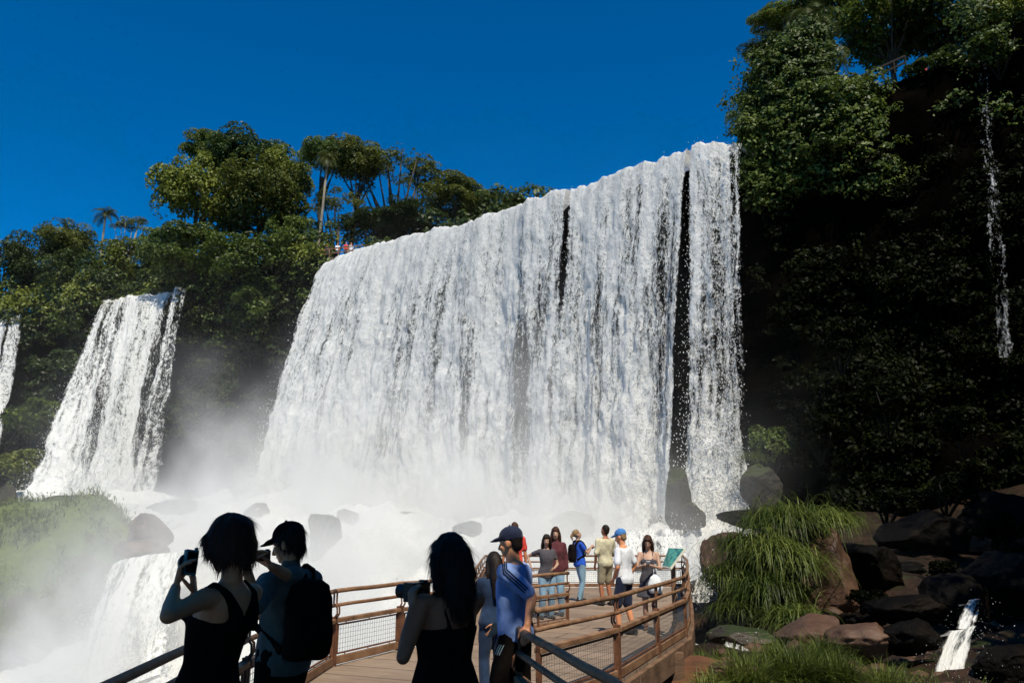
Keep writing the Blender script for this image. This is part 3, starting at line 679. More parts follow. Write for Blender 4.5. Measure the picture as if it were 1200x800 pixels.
bx = lambda P, x0, x1, z0, z1, e=2.: sstep(x0-e, x0+e, P[:, 0])*sstep(x1+e, x1-e, P[:, 0])*sstep(z0-e, z0+e, P[:, 2])*sstep(z1+e, z1-e, P[:, 2])
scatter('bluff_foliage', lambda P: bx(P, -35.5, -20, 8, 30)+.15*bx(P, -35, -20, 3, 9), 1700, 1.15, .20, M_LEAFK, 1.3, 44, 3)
scatter('bluff_foliage', lambda P: bx(P, -35.5, -20, 10, 27), 500, 1.0, .20, M_LEAFD, 1.6, 44, 4)
scatter('bluff_foliage', lambda P: bx(P, -34, -19, 23, 30, 1.5), 500, 1.1, .2, M_LEAF, 1.6, 44, 5)
scatter('bluff_foliage', lambda P: bx(P, -110, -52.5, 2, 30), 2300, 1.3, .22, M_LEAFD, 1.4, 44, 7)
scatter('ledge_foliage', lambda P: bx(P, 17, 24.8, 23.5, 33, 1.0)*sstep(19.5, 25, P[:, 2]+(27-P[:, 0])*.4), 900, .8, .15, M_LEAF, 1.2, 44, 9)
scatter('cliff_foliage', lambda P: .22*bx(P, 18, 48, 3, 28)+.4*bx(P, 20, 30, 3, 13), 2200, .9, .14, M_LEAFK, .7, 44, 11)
scatter('rim_undergrowth', lambda P: bx(P, 17, 30, 28, 34, .8), 1300, 1.0, .15, M_LEAFD, .5, 50, 18, lift=6, back=5)
scatter('rim_undergrowth', lambda P: bx(P, -130, -19.5, 26.3, 30, .6)*(1-.9*bx(P, -50, -37, 20, 40, .5)), 900, 1.25, .2, M_LEAFG, 1.2, 50, 15, lift=5.5, back=5)
scatter('rim_undergrowth', lambda P: bx(P, -130, -19.5, 26.3, 30, .6)*(1-.9*bx(P, -50, -37, 20, 40, .5)), 700, 1.2, .2, M_LEAFY, 1.6, 50, 16, lift=4, back=2)
scatter('rim_undergrowth', lambda P: bx(P, -54, -35, 26.3, 30, .6)+.6*bx(P, -17, 0, 26.3, 30, .6), 1300, 1.2, .2, M_LEAFD, 0, 50, 17, lift=4.5, back=9)
scatter('rim_foliage', lambda P: bx(P, 26, 62, 27, 42, 1.2), 1500, 1.0, .16, M_LEAFD, 1., 44, 13, lift=3, back=3)
# ------------------------------------------------------------------ rocks
def ico(sub):
    bm = bmesh.new(); bmesh.ops.create_icosphere(bm, subdivisions=sub, radius=1)
    V = np.array([v.co[:] for v in bm.verts]); Fq = np.array([[v.index for v in f.verts] for f in bm.faces]); bm.free(); return V, Fq
ICO = ico(5); ICO3 = ico(3); ICOC = [ICO]
def rock_shape(r, seed, planes=13, rough=.07, cut=.60, flat_top=False):
    g = np.random.default_rng(seed); B0 = ICO3[0] if seed >= 900 else ICO[0]; V = B0.copy()
    for q in range(planes):                              # broken faces
        d = g.normal(size=3); d /= np.linalg.norm(d); h = g.uniform(cut, .9)
        if flat_top and q == 0: d = np.array([.12, -.1, 1]); d /= np.linalg.norm(d); h = .5
        over = V@d - h; V = V - np.where(over > 0, over*.94, 0)[:, None]*d
    V = V*(1+ (fbm(B0*1.3+seed, 4, seed)*.13 + fbm(B0*5+seed, 4, seed+1)*rough)[:, None])
    return V*np.array(r)
rc = [0]
def hit(px, py, lift=.3):
    y_ = np.linspace(9, 84, 400); q = at(px, py, 1.); d = q-Vector((0, 0, CAMZ)); gz_ = rbfc(d.x*y_, y_)[0]+lift
    k = np.nonzero(CAMZ+d.z*y_ <= gz_)[0]; return float(y_[k[0]]) if len(k) else None
def boulder(px, py, rx, ry, Y, label, mat, depth=1., tilt=0, group=None, rise=0, sink=.0, name='boulder', wet=False, **kw):
    if wet: Y = hit(px, py+ry*.55, .75) or Y
    c = at(px, py, Y); k = sc_at(c); rc[0] += 1
    r = (rx*k, rx*k*depth, ry*k); root_loc = c-Vector((0, 0, ry*k*.6))
    V = rock_shape((1, 1, 1), 200+rc[0]*3, **kw); zn = np.minimum(V[:, 2], 0)*(1 if wet else 0); V = V*np.array(r); V[:, :2] *= (1-.45*zn)[:, None]; V[:, 2] += zn*1.6*r[2]; V = V+np.array([0, 0, ry*k*.6])
    o = link(name, mesh_np(name, V, ICO[1]), mat, None, False); o.location = root_loc; o.rotation_euler = (tilt, tilt*.5, 0)
    return tag(o, label, 'rock', group)
B_ = boulder
M_SHADEROCK = rock_mat('shaded_wet_rock', (.0014, .0012, .001), (.004, .003, .0022), (.013, .009, .006), .9, .5, .9, bd=.14, spec=.07)  # wet rock with the shade below the cliff painted into its colour
B_(380, 622, 20, 32, 41, 'upright dark block of rock standing alone in the white spray', M_BOULDER, cut=.5, flat_top=True, wet=True)
B_(406, 606, 15, 12, 43, 'small slanting rock just right of the upright block in the spray', M_BOULDER, wet=True)
B_(300, 600, 17, 12, 50, 'ghostly rock in the mist above the man with the backpack', M_BOULDER, wet=True)
B_(548, 618, 19, 10, 44, 'faint rounded rock in the mist over the woman with long hair', M_BOULDER, wet=True)
B_(672, 616, 30, 18, 41, 'broad grey rock washed over by foam behind the far railing', M_BOULDER, wet=True)
B_(778, 610, 22, 13, 38, 'flat dark slab standing in the foam above the sign', M_BOULDER, cut=.5, flat_top=True, wet=True)
B_(794, 585, 19, 46, 45, 'mossy rock pillar at the foot of the dark cleft', M_MOSSY)
B_(812, 606, 16, 20, 44, 'small wet rock right of the mossy pillar', M_MOSSY)
B_(757, 646, 21, 20, 27, 'rounded black rock behind the woman with the plastic bag', M_SHADEROCK, wet=True)
B_(892, 606, 48, 15, 32, 'low dark wet ledge above the grassy boulder', M_SHADEROCK, cut=.6)
B_(892, 570, 24, 30, 44, 'moss covered rock at the right foot of the narrow strand', M_MOSSY)
B_(850, 660, 30, 44, 24, 'brown angular rock edge beside the foaming stream', M_BROWN, cut=.62)
B_(905, 678, 66, 62, 22.5, 'big dark boulder hidden under the drooping grass', M_SHADEROCK, sink=.3)
B_(968, 672, 40, 64, 21.5, 'tall reddish brown rock face right of the drooping grass', M_BROWN, cut=.6)
B_(1020, 664, 44, 36, 24, 'shadowed dark rock behind the reddish brown rock face', M_SHADEROCK)
B_(955, 742, 44, 22, 16, 'brown rock ledge below the drooping grass', M_BROWN, cut=.62)
B_(1010, 752, 46, 26, 15.3, 'wet brown rock left of the little bottom cascade', M_BROWN)
B_(1062, 748, 38, 26, 15, 'dark wet rock touching the little bottom cascade', M_SHADEROCK)
B_(1060, 712, 46, 20, 18.5, 'low black rock behind the little bottom cascade', M_SHADEROCK)
B_(1178, 778, 44, 26, 13.6, 'dark wet rock right of the little bottom cascade', M_SHADEROCK)
B_(1118, 704, 40, 34, 19, 'black rock from which the little bottom cascade drops', M_SHADEROCK)
B_(1185, 680, 50, 40, 20, 'huge black rock at the lower right edge', M_SHADEROCK)
B_(1085, 628, 56, 28, 27, 'black boulder in deep shade at the foot of the high cliff', M_SHADEROCK)
B_(1170, 604, 48, 28, 29, 'black boulder in deep shade by the right edge', M_SHADEROCK)
B_(870, 745, 40, 16, 17.5, 'flat wet rock with a thin sheet of water running over', M_BOULDER, flat_top=True)
B_(818, 790, 66, 30, 13.2, 'broad red earth bank under the corner of the platform', M_SOIL, depth=1.3, flat_top=True)
B_(860, 790, 36, 16, 12.6, 'reddish stone half buried in the grass at the bottom', M_BROWN)
B_(175, 622, 30, 24, 46, 'brown overhanging rock on the right side of the green island', M_BROWN)
B_(162, 648, 34, 20, 45, 'lower brown rock under the overhang of the green island', M_BROWN)
B_(92, 592, 46, 12, 60, 'dark mossy ledge under the smaller sloping waterfall', M_MOSSY, cut=.6)
B_(205, 592, 30, 9, 58, 'mist veiled mossy ledge between the two waterfalls', M_MOSSY, cut=.5, wet=True)
B_(4, 602, 22, 34, 52, 'dark mossy rock at the left photo edge', M_MOSSY)
B_(10, 655, 20, 14, 46, 'small wet rock under the trickle at the left photo edge', M_BOULDER)

# the green island on the left
def mound(name, px, py, rx, ry, Y, depth, seed, mat, kind='structure'):
    c = at(px, py, Y); k = sc_at(c); V = rock_shape((rx*k, rx*k*depth, ry*k), seed, 5, .06, .8)
    o = link(name, mesh_np(name, V, ICO[1]), mat, None, True); o.location = c; o['kind'] = kind; return o, V+np.array(c), k
isl = [mound('hill', 100, 690, 84, 104, 46, .9, 501, M_HILL), mound('hill', 20, 740, 110, 130, 45, .8, 503, M_HILL), mound('hill', 30, 640, 90, 56, 50, .8, 505, M_HILL)]
def blades(name, C, L, width, g, mat, parent=None, spread=.5, droop=1.2, seg=5, upv=None, kind='stuff'):
    """arching grass blades rooted at C"""
    n_ = len(C); a = g.uniform(0, 2*math.pi, n_); d = np.stack([np.cos(a)*spread, np.sin(a)*spread, np.ones(n_)], 1) + g.normal(0, .18, (n_, 3))
    if upv is not None: d = d + upv
    d /= np.linalg.norm(d, axis=1)[:, None]; P = C.copy(); out = []
    side = np.cross(d, np.array([0, 0, 1.])+g.normal(0, .05, (n_, 3))); side /= np.maximum(np.linalg.norm(side, axis=1), 1e-5)[:, None]
    for q in range(seg+1):
        wv = side*(width*(1-q/seg)**.7*(1 if q else .7))[:, None] if hasattr(width, '__len__') else side*(width*(1.02-q/seg)**.7)
        out.append(P-wv); out.append(P+wv)
        d = d + np.array([0, 0, -1.])*(droop/seg)*(.4+1.2*q/seg); d /= np.linalg.norm(d, axis=1)[:, None]
        P = P + d*(L/seg)[:, None]
    V = np.stack(out, 1); m_ = 2*(seg+1)
    fq = np.array([(2*q, 2*q+1, 2*q+3, 2*q+2) for q in range(seg)])
    Fq = (np.arange(n_)[:, None, None]*m_+fq[None]).reshape(-1, 4)
    o = link(name, mesh_np(name, V.reshape(-1, 3), Fq), mat, parent, True)
    if kind: o['kind'] = kind
    return o
g5 = np.random.default_rng(55)
for o_, V, k in isl:
    nz_ = V[:, 2]-V[:, 2].mean(); up_ = nz_ > -nz_.max()*.55
    cand = V[up_]; q = fbm(cand*.6, 3, 8) > -.14; cand = cand[q]
    ii = g5.integers(0, len(cand), 7000); C = cand[ii]+g5.normal(0, .18, (7000, 3))
    oc = np.array(V.mean(0)); blades('grass', C, g5.uniform(.15, .62, 7000)*(1+.9*fbm(C*.9, 2, 5)), .028, g5, M_BLADE, None, .8, 2.0, 4, (C-oc)/4)
# drooping grass on the boulder right of the stream: each fountain of blades is a plant
GG = 'drooping grass tussocks'
def tussock(px, py, rad, Y, n_, label, droop=3.0, width=.013, spread=1.0, group=GG, Lk=.95):
    c = at(px, py, Y); k = sc_at(c); r = rad*k; root = empty('grass_tussock', c, 0, label, 'grass tussock', group)
    g = np.random.default_rng(int(px*7+py)); C = g.normal(0, r*.34, (n_, 3))*np.array([1, .8, .35])
    blades('blades', C, g.uniform(.6, 1.25, n_)*r*1.25*Lk, width, g, M_BLADE, root, spread, droop, 6, C/r*1.1, None)
    return root
for a in [(915, 612, 46, 21.6, 900, 'wide grass tussock crowning the grassy boulder'),
          (958, 610, 34, 21.8, 600, 'grass tussock at the upper right of the grassy boulder'),
          (872, 640, 36, 21.4, 700, 'grass tussock at the upper left of the grassy boulder'),
          (905, 648, 40, 20.6, 800, 'grass tussock in the middle of the grassy boulder'),
          (856, 676, 34, 21.0, 700, 'grass tussock at the left side of the grassy boulder above the stream'),
          (934, 662, 36, 20.4, 700, 'grass tussock hanging before the reddish rock face'),
          (898, 690, 40, 20.2, 800, 'grass tussock low in the middle of the grassy boulder'),
          (866, 712, 32, 20.4, 600, 'grass tussock at the lower left foot of the grassy boulder'),
          (930, 726, 36, 18.2, 600, 'grass tussock at the lower right foot of the grassy boulder'),
          (986, 612, 26, 23.0, 350, 'small dim grass tussock at the edge of the deep shade'),
          (880, 536, 18, 46, 200, 'tiny yellow grass tussock beside the foot of the narrow strand')]:
    tussock(*a)
for a in [(872, 792, 40, 12.2, 900, 'grass tussock at the bottom edge beside the red earth'),
          (930, 786, 44, 12.4, 1000, 'thick grass tussock at the middle of the bottom right grass'),
          (985, 790, 38, 12.3, 800, 'grass tussock left of the little cascade at the bottom edge'),
          (962, 762, 30, 13.5, 600, 'grass tussock growing before the brown rock ledge'),
          (908, 760, 24, 14.5, 400, 'small grass tussock beside the thin sheet of water'),
          (1040, 800, 34, 12.0, 600, 'dark grass tussock just left of the cascade foot'),
          (830, 800, 26, 11.6, 400, 'sparse grass tussock on the red earth at the bottom edge'),
          (925, 745, 20, 16, 300, 'tiny bright grass tussock on the brown rock ledge')]:
    tussock(a[0], a[1]+16, a[2]*.85, *a[3:5], a[5], 1.3, .008, .6, 'grass tussocks of the bottom right bank', 1.15)
NG = 5000; gxy = np.stack([g5.uniform(2.6, 9, NG), g5.uniform(9.5, 15.5, NG)], 1)
gk = fbm(np.stack([gxy[:, 0], gxy[:, 1], gxy[:, 0]*0], 1)*.9, 3, 90) > .02; gxy = gxy[gk]
gzz = rbfc(gxy[:, 0], gxy[:, 1])[0]; blades('grass', np.stack([gxy[:, 0], gxy[:, 1], gzz-.05], 1), g5.uniform(.18, .5, len(gxy)), .007, g5, M_BLADE, None, .6, 1.2, 4)
# broken rubble under the dark cliff
VV = []; FF = []; off = 0
for q in range(260):
    x, y = g5.uniform(7.5, 21), g5.uniform(14.5, 29); s_ = g5.uniform(.12, .5)
    if x < 9.5 and y < 17: s_ *= .5
    v = rock_shape((s_, s_*g5.uniform(.6, 1), s_*g5.uniform(.35, .7)), 900+q, 8)[::1]
    v = v@np.array(Matrix.Rotation(q*1.3, 3, 'Z')) + np.array([x, y, gz(x, y)+s_*.15]); VV.append(v); FF.append(ICO3[1]+off); off += len(v)
link('rubble', mesh_np('rubble', np.concatenate(VV), np.concatenate(FF)), M_SHADEROCK)['kind'] = 'stuff'
def shr(*a): return shrub(*a, M_LEAFK, 'dark shrubs at the foot of the cliff')
shr(1040, 590, 40, 30, 29, 'dark shrub on the rubble straight below the dim hanging shrub')
shr(1110, 575, 44, 34, 28, 'dark shrub behind the black boulder in deep shade')
shr(1175, 620, 40, 34, 25, 'dark shrub between the black boulders at the right edge')
shr(1015, 700, 26, 18, 19, 'small dark shrub beside the reddish brown rock face')
shr(1100, 668, 30, 18, 21, 'low dark shrub over the source of the little bottom cascade')
# pebbles and debris on the bank
pp = []; NPB = 700
V0, F0 = ico(2)
VV = []; FF = []; off = 0
for q in range(NPB):
    x, y = g5.uniform(2.8, 13), g5.uniform(10.5, 21); s_ = g5.uniform(.03, .16)*(1 if g5.random() < .9 else 2)
    v = V0*(1+fbm(V0*1.5+q, 2, q)[:, None]*.5)*np.array([1, g5.uniform(.6, 1), g5.uniform(.4, .8)])*s_ + np.array([x, y, gz(x, y)+s_*.2]); VV.append(v); FF.append(F0+off); off += len(v)
link('pebbles', mesh_np('pebbles', np.concatenate(VV), np.concatenate(FF)), M_BROWN, None, True)['kind'] = 'stuff'

# small cascades
def cascade(top, bot, label, ds, dv, dens, nd, seed, amp=.25, mat=M_WATER, back=.5, dsz=(.010, .03)):
    return waterfall('cascade', [at(*p) for p in top], [at(*p) for p in bot], ds, dv, lambda u, t, s, d: dens-.6*sstep(.15, 0, u)-.6*sstep(.85, 1, u)+.2*t, label, mat, nd, amp, back, .4, .06, seed, 'cascade', dsz)
cascade([(1112, 738, 15.6), (1128, 735, 15.6), (1146, 732, 15.6)], [(1092, 806, 13.6), (1108, 808, 13.6), (1132, 810, 13.6)], 'little white cascade splashing between dark rocks at the bottom right', .025, .025, .55, 500, 41, .12, dsz=(.002, .006))
cascade([(1134, 700, 17), (1146, 699, 17), (1154, 698, 17)], [(1118, 736, 15.7), (1132, 736, 15.7), (1146, 734, 15.7)], 'bluish shaded trickle feeding the little bottom cascade', .03, .03, .3, 60, 42, .12, M_THIN, dsz=(.003, .008))
cascade([(848, 748, 17.2), (866, 747, 17.2), (886, 750, 17.2)], [(846, 768, 16.4), (866, 768, 16.4), (888, 770, 16.4)], 'thin sheet of water sliding off the flat wet rock', .03, .02, .36, 80, 43, .06, M_THIN, .3, (.003, .008))
cascade([(722, 622, 33), (765, 620, 32.5), (806, 620, 32)], [(722, 652, 31), (765, 652, 30.5), (808, 654, 30)], 'curtain of small streams falling over the ledge behind the sign', .06, .05, .42, 300, 44, .2)
cascade([(828, 650, 25), (836, 646, 25), (846, 642, 25)], [(806, 704, 23.5), (818, 706, 23.5), (834, 704, 23.5)], 'thin cascade running down beside the brown rock edge', .05, .04, .42, 200, 45, .15)
cascade([(132, 664, 42.6), (150, 655, 42.3), (172, 651, 42), (196, 648, 42), (224, 646, 41.5)], [(70, 808, 37), (92, 806, 36.4), (120, 806, 35.5), (160, 800, 35), (215, 780, 35)], 'wide foaming cascade below the green island at the lower left', .09, .09, .58, 2500, 46, .8, back=2.5)
waterfall('waterfall', [at(1143, 58, 47), at(1150, 55, 46.7), at(1160, 56, 46.4)], [at(1165, 420, 42.5), at(1178, 420, 42.3), at(1196, 420, 42)], .07, .12, lambda u, t, s, d: .11-.5*sstep(.3, 0, u)-.5*sstep(.7, 1, u)-.14*t+.3*sstep(.12, .0, t), 'thin dim trickle falling down the black cliff near the upper right corner', M_THIN, 0, .5, 1, seed=47)
# ------------------------------------------------------------------ walkway and platform
M_RAILW = surf('weathered_rail_wood', (.085, .042, .022), (.22, .115, .06), 5, .6, .4, stretch=(1, 1, 1), spec=.35, c3=(.30, .18, .10))
M_RUST = surf('rusty_steel', (.045, .022, .014), (.15, .06, .028), 9, .65, .4, c3=(.20, .095, .05))
M_BEAM = surf('stained_beam', (.05, .03, .02), (.15, .085, .05), 2.5, .75, .5, stretch=(1, 1, 2.5), c3=(.21, .13, .08))
M_WIRE = surf('galvanised_wire', (.16, .15, .13), (.30, .28, .25), 20, .5, 0, metal=.6)
def deck_mat():
    m, nt, out = newmat('deck_boards'); n = N(nt)
    tc = n('TexCoord').outputs['Object']; v = n.mapping(tc, rot=(0, 0, R(24)))
    br = n('TexBrick', {'Vector': v, 'Scale': 1., 'Mortar Size': .012, 'Mortar Smooth': .2, 'Brick Width': 2.4, 'Row Height': .6, 'Color1': (1, 1, 1, 1), 'Color2': (.78, .78, .78, 1), 'Mortar': (.12, .12, .12, 1)})
    br.offset = .35
    f = n.noise(n.mapping(v, (1, 7, 1)), 2.2, 7, .65); g = n.noise(tc, .55, 4, .6)
    c = n.ramp(n.math('ADD', n.math('MULTIPLY', f, .55), n.math('MULTIPLY', g, .45)), [(.3, (.15, .10, .07)), (.5, (.27, .195, .14)), (.72, (.38, .30, .22))])
    mx = n('Mix', data_type='RGBA', blend_type='MULTIPLY'); mx.inputs[0].default_value = 1; n.link(c, mx.inputs[6]); n.link(br.outputs['Color'], mx.inputs[7])
    b = n('BsdfPrincipled', {'Base Color': mx.outputs[2], 'Roughness': .75, 'Specular IOR Level': .25})
    bp = n('Bump', {'Height': n.math('ADD', n.math('MULTIPLY', br.outputs['Fac'], -1.), n.math('MULTIPLY', f, .25)), 'Strength': .6, 'Distance': .01}); n.link(bp.outputs[0], b.inputs['Normal'])
    n.link(b.outputs[0], out.inputs[0]); return m
M_DECK = deck_mat()
xy = lambda p: (p.x, p.y)
LP = [(-1.62, -2.5), (-1.75, 1.2), xy(atz(140, 800, .9)), xy(atz(292, 728, .9)), xy(atz(348, 708, .9)), xy(atz(393, 694, .9)), xy(atz(470, 685, .9)), xy(atz(548, 679, .9)), (-.72, 15.6), (-.76, 18.8), (-.8, 22), (-.82, 25.1)]
RP = [(.95, -2.5), (.8, 1.2), xy(atz(720, 800, .92)), xy(atz(607, 737, .92))]
FP = [xy(atz(628, 712, .95)), xy(atz(722, 696, .95)), xy(atz(801, 674, .95))]
SP_ = [FP[-1], (3.3, 15.6), (3.95, 18.6), (4.6, 21.7), (5.2, 25.1)]
plat = empty('viewing_platform', (0, 10, 0), 0, 'steel and timber walkway platform widening to the right under the visitors', 'walkway')
def poly(b, pts, z0, z1):
    b.add([(x, y, z1) for x, y in pts]+[(x, y, z0) for x, y in pts], [tuple(range(len(pts)))[::1]] + [tuple(range(2*len(pts)-1, len(pts)-1, -1))] + [(i, len(pts)+i, len(pts)+(i+1) % len(pts), (i+1) % len(pts)) for i in range(len(pts))])
outline = RP + FP + SP_[1:] + LP[::-1]
def off(pts, d):
    c = [Vector((x, y)) for x, y in pts]; o = []
    for i in range(len(c)):
        a, b_, e = c[i-1], c[i], c[(i+1) % len(c)]; n1 = (b_-a).normalized(); n2 = (e-b_).normalized()
        nn = Vector((n1.y+n2.y, -n1.x-n2.x)); nn.normalize(); o.append(b_+nn*d)
    return [(v.x, v.y) for v in o]
b = MB(); poly(b, [(x, y-10) for x, y in off(outline, .02)], -.05, 0); b.build('deck', M_DECK, plat)
ring = off(outline, .05)
for i in range(len(ring)-1):
    a, c = Vector((*ring[i], 0)), Vector((*ring[i+1], 0)); d = (c-a).normalized()
    if (c-a).length < .1: continue
    b = MB(); b.bar(a+d*.012+Vector((0, -10, -.19)), c-d*.012+Vector((0, -10, -.19)), .07, .30); b.build('edge_beam', M_BEAM, plat, bevel=.008)
for x, y in [(-1.2, 3), (.2, 5.5), (-1.6, 8.5), (.7, 9.0), (1.5, 10.6), (2.45, 12.6), (-.3, 13), (1.2, 14), (-.4, 19), (3.4, 18.5), (4.4, 23), (0, 24.4), (2, 24.4)]:
    b = MB(); b.box((x, y-10, -2.6), (.18, .18, 5.05)); b.build('support_post', M_BEAM, plat)
for k in range(12):
    y = 4+k*1.75; xs = (-1.9, .1) if y < 8 else (-1.6, 1.0) if y < 12 else (-.6, 2.3+.16*(y-12))
    b = MB(); b.bar((xs[0], y-10, -.16), (xs[1], y-10, -.16), .09, .20); b.build('joist', M_BEAM, plat)
b = MB(); b.box((2.72, FP[-1][1]-.05-10, -.02), (.16, .16, .50)); b.build('corner_post', M_BEAM, plat, bevel=.01)

def wires(b, a, c, z0, z1, st=.055):
    a, c = Vector(a), Vector(c); L = (c-a).length; d = (c-a)/L
    k = max(2, int(L/st))
    for i in range(1, k):
        p = a+d*(L*i/k); b.bar(p+Vector((0, 0, z0)), p+Vector((0, 0, z1)), .0035, .0035, up=(1, 0, 0))
    k = int((z1-z0)/st)
    for i in range(1, k): b.bar(a+Vector((0, 0, z0+(z1-z0)*i/k)), c+Vector((0, 0, z0+(z1-z0)*i/k)), .0035, .0035)
def railing(pts, label, h=.92, wood=None, mesh=True, inward=1, detail=True, name='railing', z=0., group='railings of the platform'):
    wood = wood or M_RAILW; P = [Vector((x, y, z)) for x, y in pts]; o0 = P[0].copy(); root = empty(name, o0, 0, label, 'railing', group); P = [p-o0 for p in P]
    segs = []
    for i in range(len(P)-1):
        L = (P[i+1]-P[i]).length; k = max(1, round(L/2.1)); segs += [(P[i].lerp(P[i+1], j/k), P[i].lerp(P[i+1], (j+1)/k)) for j in range(k)]
    Z = lambda p, q: p+Vector((0, 0, q))
    tops = [segs[0][0]]+[s_[1] for s_ in segs]
    # the two round rails run through; small sag and wobble as in hand made railings
    def run(zz, r):
        pts_ = []
        for a, c in segs:
            for q in range(4): p = Z(a.lerp(c, q/4), zz+random.uniform(-.004, .004)); pts_.append(p)
        pts_.append(Z(segs[-1][1], zz)); b = MB(); b.tube(pts_, r, 10); return b
    run(h, .030).build('top_rail', wood, root, True); run(h*.81, .024).build('middle_rail', wood, root, True)
    for a, c in segs:
        d = (c-a).normalized(); nrm_ = Vector((d.y, -d.x, 0))*inward
        b = MB(); b.bar(Z(a+d*.03, h*.60), Z(c-d*.03, h*.60), .085, .055); b.build('timber_board', wood, root, bevel=.008)
        b = MB(); b.bar(Z(a+d*.05, .065), Z(c-d*.05, .065), .045, .10); b.build('kick_board', wood, root, bevel=.006)
        if mesh:
            f0, f1, zl, zh = a+d*.10, c-d*.10, .145, h*.60-.055
            b = MB()
            for q0, q1 in ((Z(f0, zl), Z(f1, zl)), (Z(f0, zh), Z(f1, zh))): b.bar(q0, q1, .02, .02)
            for q in (f0, f1): b.bar(Z(q, zl), Z(q, zh), .018, .018, up=(1, 0, 0))
            for q in (.12, .5, .88): b.bar(Z(f0.lerp(f1, q), zh), Z(f0.lerp(f1, q), zh+.05), .02, .012, up=(1, 0, 0)); b.bar(Z(f0.lerp(f1, q), zl-.05), Z(f0.lerp(f1, q), zl), .02, .012, up=(1, 0, 0))
            fr = b.build('mesh_frame', M_RUST, root)
            b = MB(); wires(b, f0, f1, zl, zh); b.build('wire_mesh', M_WIRE, fr)
        for e, sg in ((a, 1), (c, -1)):
            p = e+d*.045*sg
            b = MB(); b.bar(Z(p, -.30), Z(p, h*.66), .05, .03, up=d)
            # swan necked bracket carrying the round rails
            q = [Z(p, h*.62), Z(p+nrm_*.05, h*.70), Z(p+nrm_*.045, h*.78), Z(p, h*.83), Z(p-nrm_*.0, h*.90), Z(p, h-.02)]
            b.tube(q, .013, 6); b.build('post', M_RUST, root, False)
    return root
railing(LP[:6], 'dark left railing sweeping from the near bottom edge to the bend behind the backpack man')
railing(LP[5:8], 'sunlit brown railing with two wire mesh panels between backpack man and long haired woman')
railing(LP[7:], 'railing running away from the viewer beyond the man in the football shirt')
railing(RP, 'dark near handrail slanting down to the bottom edge right of the football shirt man', inward=-1)
railing(FP, 'sunlit front railing of the platform ending at the information sign', inward=-1)
railing(SP_, 'right end railing of the platform seen end on beside the sign', inward=-1)
railing([LP[-1], SP_[-1]], 'distant railing at the far side of the platform before the white water', inward=-1)
railing([xy(atz(616, 673, .95)), xy(atz(666, 669, .95))], 'short inner railing between the football shirt man and the blue shirted woman')

# information sign
M_SIGNC = surf('cream_board', (.55, .52, .42), (.66, .63, .52), 8, .5, 0)
def sign_mat():
    m, nt, out = newmat('sign_print'); n = N(nt)
    tc = n('TexCoord').outputs['UV']
    f = n.noise(n.mapping(tc, (2.2, 2.2, 1)), 1.6, 3, .5, .6)
    c = n.ramp(f, [(.36, (.02, .10, .11)), (.47, (.045, .20, .17)), (.55, (.10, .32, .22)), (.62, (.06, .24, .21))])
    b = n('BsdfPrincipled', {'Base Color': c, 'Roughness': .35}); n.link(b.outputs[0], out.inputs[0]); return m
c4 = [at(783.5, 641, 13.95), at(803, 642, 13.55), at(785.5, 665.5, 13.2), at(775.5, 663, 13.6)]
s0 = Vector((c4[1].x*.5+c4[2].x*.5+.02, (c4[0].y+c4[1].y)/2+.05, 0)); sg = empty('information_sign', s0, 0, 'small green illustrated information sign tilted on a post at the railing corner', 'sign')
q = [p-s0 for p in c4]; nn = (q[1]-q[0]).cross(q[3]-q[0]).normalized()
if nn.z < 0: nn = -nn
me = bpy.data.meshes.new('panel'); ins = [p.lerp(sum(q, Vector())/4, .09)+nn*.006 for p in q]; me.from_pydata([tuple(p) for p in ins], [], [(0, 1, 2, 3)]); me.update()
uv = me.uv_layers.new(); 
for i, t in enumerate(((0, 1), (1.3, 1), (1.3, 0), (0, 0))): uv.data[i].uv = t
pn = link('panel', me, sign_mat(), sg)
M_SIGNY = surf('yellow_print', (.45, .30, .03), (.62, .45, .06), 8, .4, 0)
e = lambda u, v_: ins[3].lerp(ins[2], u).lerp(ins[0].lerp(ins[1], u), v_)+nn*.003
b = MB(); b.add([e(*t) for t in ((.30, .30), (.50, .26), (.72, .40), (.80, .34), (.78, .52), (.62, .55), (.42, .44))], [tuple(range(7))]); b.build('picture', M_SIGNY, pn)
b = MB(); b.add(q+[p-nn*.03 for p in q], [(0, 1, 2, 3), (7, 6, 5, 4), (0, 4, 5, 1), (1, 5, 6, 2), (2, 6, 7, 3), (3, 7, 4, 0)]); b.build('frame', M_SIGNC, sg)
mid_ = sum(q, Vector())/4 - nn*.032
b = MB(); b.box((mid_.x, mid_.y, mid_.z/2-.01), (.07, .07, mid_.z-.02)); b.build('post', M_RAILW, sg, bevel=.006)

